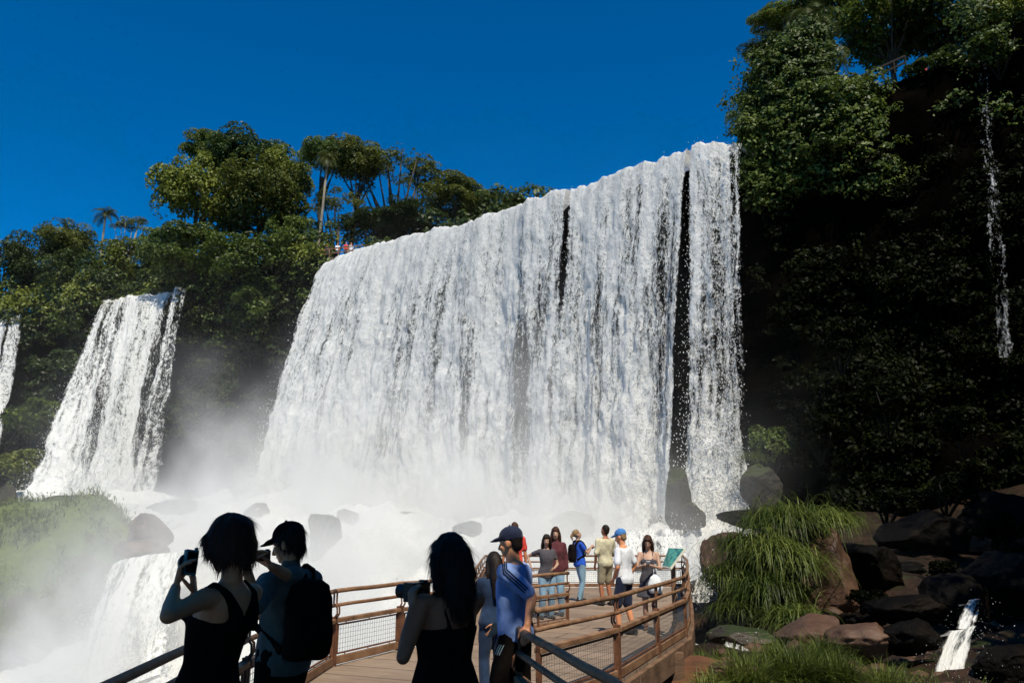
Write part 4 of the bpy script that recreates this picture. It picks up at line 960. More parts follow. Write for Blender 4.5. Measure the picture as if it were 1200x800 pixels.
# far lookout on the plateau left of the broad waterfall
lk = [xy(at(376, 293, 79.5)), xy(at(408, 286, 78.4)), xy(at(436, 296, 77.8))]; zl = at(408, 289, 78.4).z-1.0
b = MB(); pts = lk+[(lk[2][0]+1.5, lk[2][1]+3), (lk[0][0], lk[0][1]+3)]; poly(b, pts, zl-.25, zl); lo = b.build('lookout_deck', M_BEAM); tag(lo, 'small wooden lookout deck at the top left corner of the broad waterfall', 'lookout deck')
rl = empty('lookout_railing', (*lk[0], zl), 0, 'reddish wooden railing of the far lookout beside the waterfall crest', 'railing'); P_ = [Vector((x-lk[0][0], y-lk[0][1], 0)) for x, y in lk]
for i in range(2):
    for hh_ in (.5, 1.0):
        b = MB(); b.bar(P_[i]+Vector((0, 0, hh_)), P_[i+1]+Vector((0, 0, hh_)), .1, .1); b.build('rail', M_RAILW, rl)
    for k in range(4): b = MB(); b.box(P_[i].lerp(P_[i+1], k/3.01)+Vector((0, 0, .5)), (.1, .1, 1.0)); b.build('post', M_RAILW, rl)
# handrail up on the right-hand cliff
r0, r1 = at(968, 108, 54.6), at(1060, 66, 54); rl = empty('path_railing', r0-Vector((0, 0, 1)), 0, 'brownish path railing half hidden among the trees on the high cliff', 'railing')
for hh_ in (.45, 1.): b = MB(); b.bar((0, 0, hh_), r1-r0+Vector((0, 0, hh_)), .12, .14); b.build('rail', M_DARKW, rl)
for k in range(8): b = MB(); p = (r1-r0)*(k/7); b.box(p+Vector((0, 0, .5)), (.1, .1, 1.1)); b.build('post', M_DARKW, rl)

# unseen trees over the viewer's end of the walkway and over the right bank: their shade lies on the near people and rocks
def shade_tree(x, y, z, r, rz, label, kind='broad', ground=-.6):
    root = empty('tree', (x, y, ground), 0, label, 'tree', 'trees shading the walkway'); i = tcount[0]; tcount[0] += 1
    lb, me = CROWN[kind][i % len(CROWN[kind])]; cr = bpy.data.objects.new('crown', me); col.objects.link(cr); cr.parent = root
    if not me.materials: me.materials.append(M_LEAF)
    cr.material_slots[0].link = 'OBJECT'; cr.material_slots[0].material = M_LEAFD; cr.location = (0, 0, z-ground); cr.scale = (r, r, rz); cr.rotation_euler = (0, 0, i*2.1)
    b = MB(); b.tube([(0, 0, -1), (.1, .1, (z-ground)*.5), (0, 0, z-ground)], [.3, .24, .1], 8); b.build('trunk', M_BARK, root, True)
shade_tree(1.6, -3.2, 9.5, 4.6, 3.4, 'leafy tree just behind the viewer shading the start of the walkway')
shade_tree(-2.8, -4.6, 11.0, 4.6, 3.2, 'tall leafy tree behind the viewer on the river side')
shade_tree(5.6, -1.6, 9.5, 3.8, 3.0, 'leafy tree right behind the viewer on the bank side')
shade_tree(-1.4, -2.6, 12.5, 3.6, 2.6, 'highest leafy tree over the start of the walkway')
shade_tree(-8.5, -6, 8, 5.5, 5.5, 'broad unseen tree added to block sky light on the river bank behind the viewer')  # this and the next four added out of view to block skylight
shade_tree(0, -10, 7, 6.5, 6.5, 'low unseen tree added to block sky light far behind the viewer')
shade_tree(9.5, -7, 8, 5.5, 6, 'big unseen tree added to block sky light behind the viewer on the bank')
shade_tree(-15, -12, 11, 7, 8, 'massive unseen tree added to block sky light in the distance behind the viewer')
shade_tree(17, -11, 11, 7, 8, 'massive unseen tree added to block sky light on the slope behind the viewer')
shade_tree(5.4, 1.0, 7.6, 3.0, 2.2, 'leafy tree leaning over the near handrail from the bank')
shade_tree(15.5, 8, 10, 5, 4, 'big unseen tree added for shade on the bank beyond the right photo edge')  # these right-hand trees are added out of view to darken the rocks
shade_tree(16.5, 12, 11.5, 5.2, 3.6, 'unseen tree added to shade the wet rocks from beyond the right photo edge')
shade_tree(22, 21.5, 15, 5.5, 4.5, 'tall unseen tree added for shade high on the slope beyond the right photo edge')
shade_tree(22, 12, 13, 6, 5, 'spreading unseen tree added for shade on the slope beyond the right photo edge')
shade_tree(19.5, 17, 15, 4.4, 3.6, 'leaning unseen tree added for shade from the slope beyond the right photo edge')
# ------------------------------------------------------------------ people
def cloth_mat(name, c, rough=.85, var=.25, scale=9):
    return surf(name, tuple(x*(1-var) for x in c), tuple(min(1, x*(1+var)) for x in c), scale, rough, .25, 120, .15, dist=.004, sheen=.1)
def skin_mat(name, c): return surf(name, tuple(x*.82 for x in c), tuple(min(1, x*1.12) for x in c), 7, .5, .08, 160, .35, dist=.002)
def hair_mat(name, c): return surf(name, tuple(x*.5 for x in c), tuple(x*1.6 for x in c), 10, .6, .6, 70, .18, stretch=(1, 1, .12), dist=.006)
M_SKIN = skin_mat('skin_tan', (.64, .27, .13)); M_SKINL = skin_mat('skin_light', (.48, .29, .20)); M_SKINB = skin_mat('skin_brown', (.34, .13, .065))
M_HAIRD = hair_mat('hair_dark', (.014, .009, .007)); M_HAIRB = hair_mat('hair_brown', (.05, .022, .014)); M_HAIRG = hair_mat('hair_fair', (.22, .14, .07))
M_BLK = surf('black_cloth', (.006, .0045, .004), (.012, .009, .0075), 9, .95, .25, 120, .04, dist=.004); M_DKNAVY = cloth_mat('navy_cloth', (.015, .02, .045)); M_CAPB = cloth_mat('cap_blue', (.06, .20, .48))
M_TEAL = cloth_mat('grey_teal_cotton', (.11, .105, .088)); M_JERSEY = cloth_mat('light_blue_jersey', (.21, .31, .60)); M_WHT = cloth_mat('white_cotton', (.72, .73, .76), var=.06)
M_JEAN = cloth_mat('denim', (.016, .032, .07)); M_JEANL = cloth_mat('light_denim', (.20, .32, .42)); M_KHAKI = cloth_mat('khaki_cotton', (.55, .50, .34)); M_BLUE = cloth_mat('bright_blue_cotton', (.02, .09, .50))
M_TAN = cloth_mat('tan_cotton', (.30, .26, .17)); M_RED = cloth_mat('red_cotton', (.62, .06, .045)); M_GREY = cloth_mat('dark_grey_cloth', (.07, .065, .075)); M_MAROON = cloth_mat('maroon_cloth', (.09, .025, .03)); M_PLASTICK = surf('black_plastic', (.006, .006, .007), (.014, .014, .015), 12, .35, .05)
M_TEALP = surf('teal_case', (.02, .10, .12), (.04, .16, .19), 8, .3, .05); M_BAG = cloth_mat('thin_white_plastic', (.72, .76, .78), .4, .08); M_SHOE = cloth_mat('shoe_leather', (.03, .025, .022)); M_SANDAL = cloth_mat('sandal', (.10, .05, .03)); M_STRIPE = cloth_mat('stripe_cloth', (.012, .014, .03)); M_STRIPEW = cloth_mat('pale_stripe', (.45, .55, .50))
M_GLASSD = surf('dark_glass', (.004, .004, .005), (.01, .01, .012), 5, .1, 0, spec=.6)

def sculpt(name, mb, mat, parent, voxel, smooth=4, wr=None, seed=0):
    """fuse overlapping shapes into one continuous smooth surface"""
    me = mb.mesh('t'); o = bpy.data.objects.new('t', me); col.objects.link(o)
    r = o.modifiers.new('r', 'REMESH'); r.mode = 'VOXEL'; r.voxel_size = voxel; r.adaptivity = 0
    s = o.modifiers.new('s', 'SMOOTH'); s.factor = .5; s.iterations = smooth
    dg = bpy.context.evaluated_depsgraph_get(); m2 = bpy.data.meshes.new_from_object(o.evaluated_get(dg)); bpy.data.objects.remove(o); m2.name = name
    if wr:
        amp, sc_ = wr; n_ = len(m2.vertices); P = np.empty(n_*3, np.float32); m2.vertices.foreach_get('co', P); P = P.reshape(-1, 3)
        Nn = np.empty(n_*3, np.float32); m2.vertices.foreach_get('normal', Nn); Nn = Nn.reshape(-1, 3)
        q = P*np.array(sc_)+seed*3.1; P = P + Nn*(fbm(q, 3, seed)*amp)[:, None].astype(np.float32)
        m2.vertices.foreach_set('co', P.ravel().astype(np.float32)); m2.update()
    return link(name, m2, mat, parent, True)
RINGS = {'m': [(.84, .150, .105, 0), (.92, .168, .118, -.005), (1.0, .160, .112, .005), (1.09, .150, .105, .01), (1.2, .160, .115, .005), (1.31, .175, .120, -.005), (1.385, .172, .105, -.015), (1.43, .125, .085, -.02), (1.475, .062, .062, -.015)],
         'f': [(.84, .155, .110, 0), (.91, .172, .125, -.01), (.99, .152, .112, 0), (1.09, .122, .092, .01), (1.18, .132, .105, .015), (1.27, .148, .118, .012), (1.36, .150, .095, -.01), (1.415, .108, .075, -.02), (1.46, .052, .055, -.012)]}
def ik(S, W, l1, l2, hint):
    d = W-S; L = d.length
    if L > (l1+l2)*.995: W = S+d*((l1+l2)*.995/L); d = W-S; L = d.length
    a = (l1*l1-l2*l2+L*L)/(2*L); h = math.sqrt(max(l1*l1-a*a, 0)); x = d/L
    hv = hint-S; hv = hv-x*hv.dot(x); hv = hv.normalized() if hv.length > 1e-5 else x.orthogonal().normalized()
    return S+x*a+hv*h, W
def person(label, loc, fwd, H=1.72, sex='m', lean=0., wide=1., head=(0, 0), arms={}, legs=None, voxel=.014, skin=None, top=None, bottom=None, hair=('short', None), cap=None, shoes=None, group='visitors on the platform', legmode='trousers', hand_detail=True, extra=None, eyes=False, tuck=False, neckline=0):
    skin = skin or M_SKIN; s = H/1.75; fx, fy = fwd; rz = math.atan2(-fx, fy)
    root = empty('person', loc, rz, label, 'person', group)
    Wl = (Matrix.Translation(Vector(loc)) @ Matrix.Rotation(rz, 4, 'Z')).inverted()
    pel = Vector((0, 0, .93)); LM = Matrix.Rotation(R(-lean), 3, 'X')
    up = lambda p: (LM @ (Vector(p)-pel)+pel)*s           # torso point with the lean, scaled
    ring = lambda q, g=0., gz=0.: [up((math.copysign(abs(math.cos(t))**.85, math.cos(t))*(q[1]*wide+g), q[3]+math.copysign(abs(math.sin(t))**.9, math.sin(t))*(q[2]*(wide*.6+.4)+g), q[0]+gz)) for t in [2*math.pi*k/20 for k in range(20)]]
    rg_ = RINGS[sex]; sw = (.185 if sex == 'm' else .162)*wide**.7; ss = (1. if sex == 'm' else .86)*wide**.8
    b = MB(); b.loft([ring(q) for q in rg_])
    # head
    yaw, pit = head; HM = LM @ Matrix.Rotation(R(yaw), 3, 'Z') @ Matrix.Rotation(R(-pit), 3, 'X'); nk = up((0, -.005, 1.52)); ks = s*1.02
    hp = lambda p: nk + HM @ (Vector(p)*ks)
    b.cap(up((0, -.015, 1.42)), .062*s*ss, hp((0, .0, .04)), .054*s*ss)
    HB = lambda c, r, B=None: (B or b).ell(hp(c), [x*ks for x in r], HM)
    HB((0, -.002, .135), (.074, .094, .098)); HB((0, .028, .062), (.057, .066, .072)); HB((0, .062, .022), (.030, .030, .024))
    b.cap(hp((0, .098, .108)), .009*ks, hp((0, .113, .074)), .014*ks); HB((0, .078, .128), (.050, .018, .012)); HB((0, .087, .046), (.022, .012, .010))
    for sx in (-1, 1): HB((sx*.076, -.004, .095), (.010, .022, .032)); HB((sx*.036, .070, .080), (.022, .018, .018))
    # arms
    arm = {}
    for sd, sx in (('L', -1), ('R', 1)):
        S = up((sx*sw, -.012, 1.395)); a = arms.get(sd)
        if a is None: Wt = up((sx*(sw+.075), .03, .86)); hint = up((sx*(sw+.12), -.30, 1.1)); hd = {}
        else:
            cv = lambda p: Wl @ Vector(p[1:]) if p[0] == 'w' else up(p)
            Wt, hint = cv(a[0]), cv(a[1]); hd = a[2] if len(a) > 2 else {}
        E_, Wt = ik(S, Wt, .29*s, .25*s, hint); arm[sd] = (S, E_, Wt)
        b.cap(up((sx*sw*.62, -.015, 1.385)), .058*s*ss, S, .056*s*ss); b.cap(S, .054*s*ss, S.lerp(E_, .45), .047*s*ss); b.cap(S.lerp(E_, .45), .047*s*ss, E_, .039*s*ss)
        b.cap(E_, .038*s*ss, E_.lerp(Wt, .35), .039*s*ss); b.cap(E_.lerp(Wt, .35), .039*s*ss, Wt, .026*s*ss)
        d = (Wt-E_).normalized(); d = (Wl.to_3x3() @ Vector(hd['dir'])).normalized() if 'dir' in hd else d
        n_ = (Wl.to_3x3() @ Vector(hd['palm'])) if 'palm' in hd else Vector((-sx, .25, 0)); n_ = (n_-d*n_.dot(d)).normalized(); t = d.cross(n_)*( sx if True else 1); hs_ = s*(.95 if sex == 'f' else 1.03)
        # thumb side: towards +y for hanging arms
        if 'thumb' in hd: tv = Wl.to_3x3() @ Vector(hd['thumb']); t = t if t.dot(tv) > 0 else -t
        elif t.y < 0: t = -t
        cu = hd.get('curl', .45)
        for k, (o, Lf) in enumerate(((.030, .072), (.010, .080), (-.010, .074), (-.029, .058))):
            k0 = Wt+d*.02*hs_+t*o*.6*hs_; k1 = Wt+d*(.092-.004*abs(k-1))*hs_+t*o*hs_; b.cap(k0, .0135*hs_, k1, .0118*hs_, 8)
            dd = d.copy(); p = k1
            for q, fr in enumerate((.45, .32, .23)):
                an = cu*(.9, 1.1, .7)[q]; dd = (dd*math.cos(an)+n_*math.sin(an)).normalized(); n2 = (n_-dd*n_.dot(dd)).normalized(); p2 = p+dd*Lf*fr*hs_
                b.cap(p, (.0098, .0088, .0078)[q]*hs_, p2, (.0088, .0078, .0066)[q]*hs_, 8); p = p2
        p0 = Wt+d*.025*hs_+t*.022*hs_; p1 = p0+(d*.6+t*.62+n_*.35).normalized()*.042*hs_; p2 = p1+(d*.85+t*.2+n_*(.25+cu*.4)).normalized()*.032*hs_; p3 = p2+(d*.9+n_*(.15+cu*.6)).normalized()*.026*hs_
        b.cap(p0, .015*hs_, p1, .0118*hs_, 8); b.cap(p1, .0112*hs_, p2, .0100*hs_, 8); b.cap(p2, .0098*hs_, p3, .0078*hs_, 8)
    # legs
    lg = {}
    for sd, sx in (('L', -1), ('R', 1)):
        hj = Vector((sx*.085*wide, 0, .90))*s; an = Vector(legs[sd] if legs else (sx*.11, -.01, .085))*s
        kn, an = ik(hj, an, .43*s, .40*s, hj+Vector((0, 1, 0))); lg[sd] = (hj, kn, an); w_ = wide**.6
        b.cap(hj, .085*s*w_, hj.lerp(kn, .5), .073*s*w_); b.cap(hj.lerp(kn, .5), .073*s*w_, kn, .054*s*w_); b.cap(kn, .053*s*w_, kn.lerp(an, .35), .054*s*w_); b.cap(kn.lerp(an, .35), .054*s*w_, an, .037*s*w_)
        b.cap(an+Vector((0, -.03, -.04))*s, .034*s, an+Vector((sx*.02, .13, -.058))*s, .025*s)
    body = sculpt('body', b, skin, root, voxel if hand_detail else voxel*1.3, 3)
    # clothing grown from the same skeleton
    def garment(name, mb, mat, wr=(.016, (10, 10, 5)), vx=None, sm=4): return sculpt(name, mb, mat, root, vx or max(voxel*1.2, .011), sm, wr, int(abs(loc[0])*100) % 50)
    def torso(g, z0, z1, hem=0.):
        B = MB(); zs = [q for q in rg_ if z0 < q[0] < z1]
        def at_z(z): return tuple(np.array([np.interp(z, [q[0] for q in rg_], [q[k] for q in rg_]) for k in range(4)]))
        L_ = [at_z(z0)]+zs+[at_z(z1)]
        B.loft([ring(q, g+hem*max(0, (1.05-q[0]))) for q in L_]); return B
    def sleeves(B, f, g):
        for sd, sx in (('L', -1), ('R', 1)):
            S, E_, Wt = arm[sd]; B.cap(up((sx*sw*.6, -.015, 1.385)), (.058*ss+g)*s, S, (.056*ss+g)*s)
            if f <= 1: B.cap(S, (.055*ss+g)*s, S.lerp(E_, f), (.046*ss+g*1.4)*s)
            else: B.cap(S, (.055*ss+g)*s, E_, (.042*ss+g*1.2)*s); B.cap(E_, (.041*ss+g*1.2)*s, E_.lerp(Wt, f-1), (.032*ss+g)*s)
    if top:
        kind, mat = top[:2]; f = top[2] if len(top) > 2 else .6
        if kind in ('tee', 'shirt', 'polo'):
            z0 = .80 if not tuck else .93
            B = torso(.016, z0, 1.445, .045); sleeves(B, f, .014)
            if kind != 'tee': B.cap(up((0, -.015, 1.44)), (.068*ss)*s, up((0, .0, 1.495)), (.062*ss)*s)
            garment('shirt', B, mat)
        elif kind == 'tank':
            B = torso(.010, .80, 1.30, .02)
            for sx in (-1, 1): B.tube([up(p) for p in ((sx*.10, .115, 1.27), (sx*.115, .085, 1.36), (sx*.098, .0, 1.447), (sx*.085, -.075, 1.415), (sx*.055, -.115, 1.34), (sx*.04, -.115, 1.26))], [.034*s, .026*s, .02*s, .022*s, .035*s, .05*s], 10)
            garment('tank_top', B, mat, (.006, (8, 8, 5)))
        elif kind == 'dress':
            zt, zb = top[3], top[4]; B = torso(.012, .82, zt, .05)
            q0 = rg_[0]; B.loft([ring((.84, q0[1], q0[2], 0), .03), ring(((zb+.84)/2, q0[1]+.03, q0[2]+.03, 0), .045), ring((zb, q0[1]+.05, q0[2]+.05, 0), .06)])
            if len(top) > 5:
                for sx in (-1, 1): B.tube([up(p) for p in ((sx*.085*wide, .10, zt-.01), (sx*.085*wide, .075, 1.37), (sx*.088*wide, -.01, 1.452), (sx*.075*wide, -.095, 1.37), (sx*.06*wide, -.12*wide, zt-.01))], .012*s, 8)
            garment('dress', B, mat, (.012, (9, 9, 3)))
    if bottom:
        mat = bottom[1]; end = bottom[0]; B = torso(.013, .82, 1.0); w_ = wide**.6
        for sd in 'LR':
            hj, kn, an = lg[sd]; g = .016
            B.cap(hj, (.088*w_+g)*s, hj.lerp(kn, .5), (.078*w_+g)*s)
            if end == 'shorts': B.cap(hj.lerp(kn, .5), (.078*w_+g)*s, hj.lerp(kn, .9), (.066*w_+g*1.4)*s)
            else: B.cap(hj.lerp(kn, .5), (.078*w_+g)*s, kn, (.058*w_+g)*s); B.cap(kn, (.058*w_+g)*s, kn.lerp(an, .4), (.056*w_+g)*s); B.cap(kn.lerp(an, .4), (.056*w_+g)*s, an+Vector((0, 0, -.02)), (.046*w_+g)*s)
        garment('shorts' if end == 'shorts' else 'trousers', B, mat, (.010, (10, 10, 4)))
    if shoes:
        for sd, sx in (('L', -1), ('R', 1)):
            an = lg[sd][2]; B = MB(); c0 = an+Vector((0, -.035, -.040))*s; c1 = an+Vector((sx*.015, .06, -.045))*s; c2 = an+Vector((sx*.022, .145, -.058))*s
            B.cap(c0, .041*s, c1, .043*s); B.cap(c1, .043*s, c2, .032*s); B.cap(an+Vector((0, -.01, .02))*s, .045*s, c0, .04*s); sculpt('shoe', B, shoes, root, .012, 3)
    # hair
    hk, hm = hair
    if hm:
        B = MB()
        if hk == 'bald': B = None
        elif hk == 'short': HB((0, -.020, .143), (.080, .094, .098), B); HB((0, -.058, .085), (.062, .045, .062), B)
        elif hk == 'bob':
            HB((0, -.016, .150), (.092, .110, .100), B); HB((0, -.045, .10), (.086, .075, .085), B); HB((0, .050, .158), (.074, .052, .050), B)
            for sx in (-1, 1): HB((sx*.072, .012, .10), (.020, .055, .070), B); B.cap(hp((sx*.055, .080, .16)), .020*ks, hp((sx*.064, .076, .105)), .012*ks)
            HB((0, -.072, .045), (.062, .034, .050), B)
        elif hk in ('long', 'verylong'):
            ln = .17 if hk == 'long' else .34; HB((0, -.016, .146), (.090, .106, .102), B); HB((0, .050, .178), (.066, .048, .040), B)
            back = [hp((0, -.055, .14)), hp((0, -.085, .04)), up((0, -.115, 1.44)), up((0, -.135, 1.52-ln))]
            B.tube(back, [.085*ks, .082*ks, .085*ks, .045*ks], 12)
            for sx in (-1, 1): B.tube([hp((sx*.066, .02, .14)), hp((sx*.080, .012, .06)), hp((sx*.088, -.005, -.03)), up((sx*.085, -.03, 1.52-ln*.7))], [.034*ks, .036*ks, .034*ks, .016*ks], 10)
        elif hk == 'ponytail':
            HB((0, -.018, .146), (.084, .100, .100), B); B.tube([hp((0, -.10, .16)), hp((0, -.15, .11)), hp((0, -.145, -.02))], [.03*ks, .034*ks, .014*ks], 10)
        if B:
            ho = sculpt('hair', B, hm, root, max(.008, voxel*.9), 7, (.010, (34, 34, 5)), 3)
            if voxel < .009:         # loose locks that break up the outline
                me = ho.data; nv3 = len(me.vertices); P = np.empty(nv3*3, np.float32); me.vertices.foreach_get('co', P); P = P.reshape(-1, 3); Nn = np.empty(nv3*3, np.float32); me.vertices.foreach_get('normal', Nn); Nn = Nn.reshape(-1, 3)
                gg = np.random.default_rng(5); top_z = P[:, 2].max(); ii = gg.integers(0, nv3, 2600); ii = ii[P[ii, 2] < top_z-.015][:2200]; C = P[ii]; nn_ = Nn[ii]
                d = np.array([0, 0, -1.])[None]-nn_*(-nn_[:, 2:3])+np.array([0, -.25, 0])*(nn_[:, 2:3] > .5); d = d/np.maximum(np.linalg.norm(d, axis=1), 1e-4)[:, None]+nn_*.10+gg.normal(0, .10, C.shape)
                L = gg.uniform(.05, .11, len(C))*(1.0 if 'long' in hk else .75); sd_ = np.cross(d, nn_); sd_ /= np.maximum(np.linalg.norm(sd_, axis=1), 1e-4)[:, None]; out = []; p = C+nn_*.001
                for q in range(5):
                    wq = .0026*(1-q/4.6); out += [p-sd_*wq, p+sd_*wq]; p = p+d*(L/4)[:, None]; d = d+np.array([0, 0, -.10])-nn_*.05
                Vv = np.stack(out, 1); fq = np.array([(2*q, 2*q+1, 2*q+3, 2*q+2) for q in range(4)])
                link('hair_locks', mesh_np('hair_locks', Vv.reshape(-1, 3), (np.arange(len(C))[:, None, None]*10+fq[None]).reshape(-1, 4)), hm, ho)['kind'] = 'stuff'
    if cap:
        cm, br = cap; B = MB(); HB((0, -.012, .168), (.087, .108, .080), B); HB((0, -.012, .142), (.086, .106, .035), B)
        c = MB(); HB((0, .118, .143), (.066, .075, .010), B); HB((0, .09, .152), (.076, .06, .016), B)
        co = sculpt('cap', B, cm, root, max(.008, voxel*.8), 3, (.002, (20, 20, 20)), 2)
        c = MB(); c.ell(hp((0, -.012, .250)), (.009*ks, .009*ks, .006*ks), HM); c.build('button', cm, co, True)
    if eyes:
        for sx in (-1, 1): c = MB(); c.ell(hp((sx*.030, .083, .102)), [x*ks for x in (.011, .006, .006)], HM); c.build('eye', M_GLASSD, root, True)
    return root, dict(up=up, hp=hp, arm=arm, s=s, Wl=Wl, HM=HM, lg=lg)
def Wv(p): return ('w', p.x, p.y, p.z)
def face_toward(root, info, pts_local): return [root.matrix_world @ p for p in pts_local]
def foot(px, Y, z=0.):
    """ground point under the photo column px at its bottom, distance Y"""
    v = (400-790)/F; u = (px-600)/F; return (u/(CP-v*SP)*Y, Y, z)
def wpt(root, p):
    return Matrix.Translation(root.location) @ Matrix.Rotation(root.rotation_euler.z, 4, 'Z') @ p

# woman photographing at the left rail, seen from behind
NEARG = 'people in the shade nearest the viewer'
hl = at(206, 688, 3.70); hr = at(228, 697, 3.85)
A_, iA = person('woman in black racerback top with short dark hair raising a camera at the left rail', foot(243, 3.95), (-.93, .37), 1.765, 'f', lean=-10, wide=1.0, head=(14, 24),
    arms={'L': (Wv(hl), Wv(at(192, 800, 3.1)), dict(dir=(.10, .10, 1), palm=(1, .35, 0), curl=.75, thumb=(.3, .9, 0))), 'R': (Wv(hr), Wv(at(262, 790, 4.1)), dict(dir=(-.16, -.03, 1), palm=(-1, -.2, .1), curl=.7, thumb=(-.4, -.8, 0)))},
    voxel=.0062, skin=M_SKIN, top=('tank', M_BLK), bottom=('trousers', M_BLK), hair=('bob', M_HAIRB), shoes=M_SHOE, group=NEARG)
# man with cap and backpack
B_hl = at(289, 664, 4.75); B_hr = at(309, 660, 4.85)
Bm, iB = person('man in dark cap and grey teal shirt photographing with a black backpack on', foot(331, 5.3), (-.84, .54), 1.735, 'm', lean=-2, head=(22, 18),
    arms={'L': (Wv(B_hl), Wv(at(290, 760, 4.7)), dict(dir=(.35, .35, .8), palm=(.8, .3, -.3), curl=.9, thumb=(.2, -.2, .8))), 'R': (Wv(B_hr), Wv(at(318, 740, 5.2)), dict(dir=(-.8, -.1, .55), palm=(-.3, -.6, -.6), curl=.7, thumb=(-.4, -.6, 0)))},
    voxel=.0075, skin=M_SKIN, top=('shirt', M_TEAL, 1.0), bottom=('trousers', M_BLK), hair=('short', M_HAIRD), cap=(M_BLK, 0), shoes=M_SHOE, group=NEARG)
# woman with long hair, back to the viewer
C_hl = at(482, 706, 4.12); C_hr = at(496, 704, 4.0)
Cw, iC = person('long haired woman in strappy black dress holding a camera, back to the viewer', foot(522, 4.45), (-.62, .78), 1.665, 'f', lean=-2, wide=1.17, head=(10, 8),
    arms={'L': (Wv(at(484, 712, 4.28)), Wv(at(440, 800, 4.1)), dict(dir=(-.1, .2, 1), palm=(.6, .6, 0), curl=.8)), 'R': (Wv(at(500, 708, 4.75)), Wv(at(560, 800, 4.8)), dict(dir=(-.5, -.2, .6), palm=(-.6, -.4, 0), curl=.8))},
    voxel=.0075, skin=M_SKINB, top=('dress', M_BLK, 0, 1.27, .45, 1), hair=('long', M_HAIRD), shoes=M_SHOE, group=NEARG)
# man in football shirt and navy cap walking left
Dm, iD = person('man in light blue football shirt with dark sleeve stripes, navy cap and black shorts', foot(604, 6.9), (-.94, .34), 1.71, 'm', lean=3, wide=1.10, head=(-4, 6),
    arms={'L': (Wv(at(618, 732, 6.55)), Wv(at(668, 715, 6.7)), dict(curl=.55)), 'R': (Wv(at(585, 730, 7.2)), Wv(at(610, 735, 7.4)), dict(curl=.5))},
    legs={'L': (-.11, .12, .085), 'R': (.11, -.16, .10)}, voxel=.010, skin=M_SKIN, top=('tee', M_JERSEY, .82), bottom=('shorts', M_BLK), hair=('short', M_HAIRD), cap=(M_DKNAVY, 0), shoes=M_SHOE, group=NEARG)
# stripes on the football shirt and shorts: thin strips lying on the cloth
def strips(root, child, rays, wdt, mat, name):
    """strips laid on a garment along world-space polylines found by casting onto it"""
    ob = [c for c in root.children if c.name.split('.')[0] == child][0]
    from mathutils.bvhtree import BVHTree
    me = ob.data; bv = BVHTree.FromPolygons([v.co for v in me.vertices], [p.vertices for p in me.polygons])
    for o_, pts, side in rays:
        V = []; 
        for p, d in pts:
            h = bv.ray_cast(p, d)
            if h[0] is None: continue
            nn_ = h[1] if h[1].dot(d) < 0 else -h[1]
            V.append((h[0]+nn_*.004, nn_))
        if len(V) < 3: continue
        b = MB(); vs_ = []
        for i, (p, nn_) in enumerate(V):
            t = (V[min(i+1, len(V)-1)][0]-V[max(i-1, 0)][0]).normalized(); sd_ = t.cross(nn_).normalized()*wdt
            vs_ += [p-sd_, p+sd_, p+sd_-nn_*.006, p-sd_-nn_*.006]
        n_ = len(V); fs = []
        for i in range(n_-1):
            for k in range(4): k2 = (k+1) % 4; fs.append((i*4+k, i*4+k2, i*4+4+k2, i*4+4+k))
        b.add(vs_, fs); b.build(name, mat, ob)
S, E_, W_ = iD['arm']['L']; ax_ = (E_-S).normalized(); out_ = Vector((-1, -.15, .25)); out_ = (out_-ax_*out_.dot(ax_)).normalized(); sd0 = ax_.cross(out_)
rays = []
for k in (-1, 0, 1):
    pts = []
    pts += [(S-ax_*.05*(1-q/5)+Vector((.075, 0, .03))*(1-q/5)+out_*.3+Vector((0, 0, .25))*(1-q/5)+sd0*.019*k, -(out_*.3+Vector((0, 0, .25))*(1-q/5)).normalized()) for q in range(5)]
    pts += [(S+ax_*.225*(q/8)+out_*.3+sd0*.019*k, -out_) for q in range(9)]
    rays.append((0, pts, 0))
strips(Dm, 'shirt', rays, .0055, M_STRIPE, 'sleeve_stripe')
hj, kn, an_ = iD['lg']['L']; rays = []
for k in (-1, 0, 1):
    o0 = hj.lerp(kn, .18)+Vector((-.4, .03+.022*k, 0)); rays.append((0, [(o0+Vector((0, .018*q*.3, -.010*q)), Vector((1, 0, 0))) for q in range(9)], 0))
strips(Dm, 'shorts', rays, .0035, M_STRIPEW, 'leg_stripe')

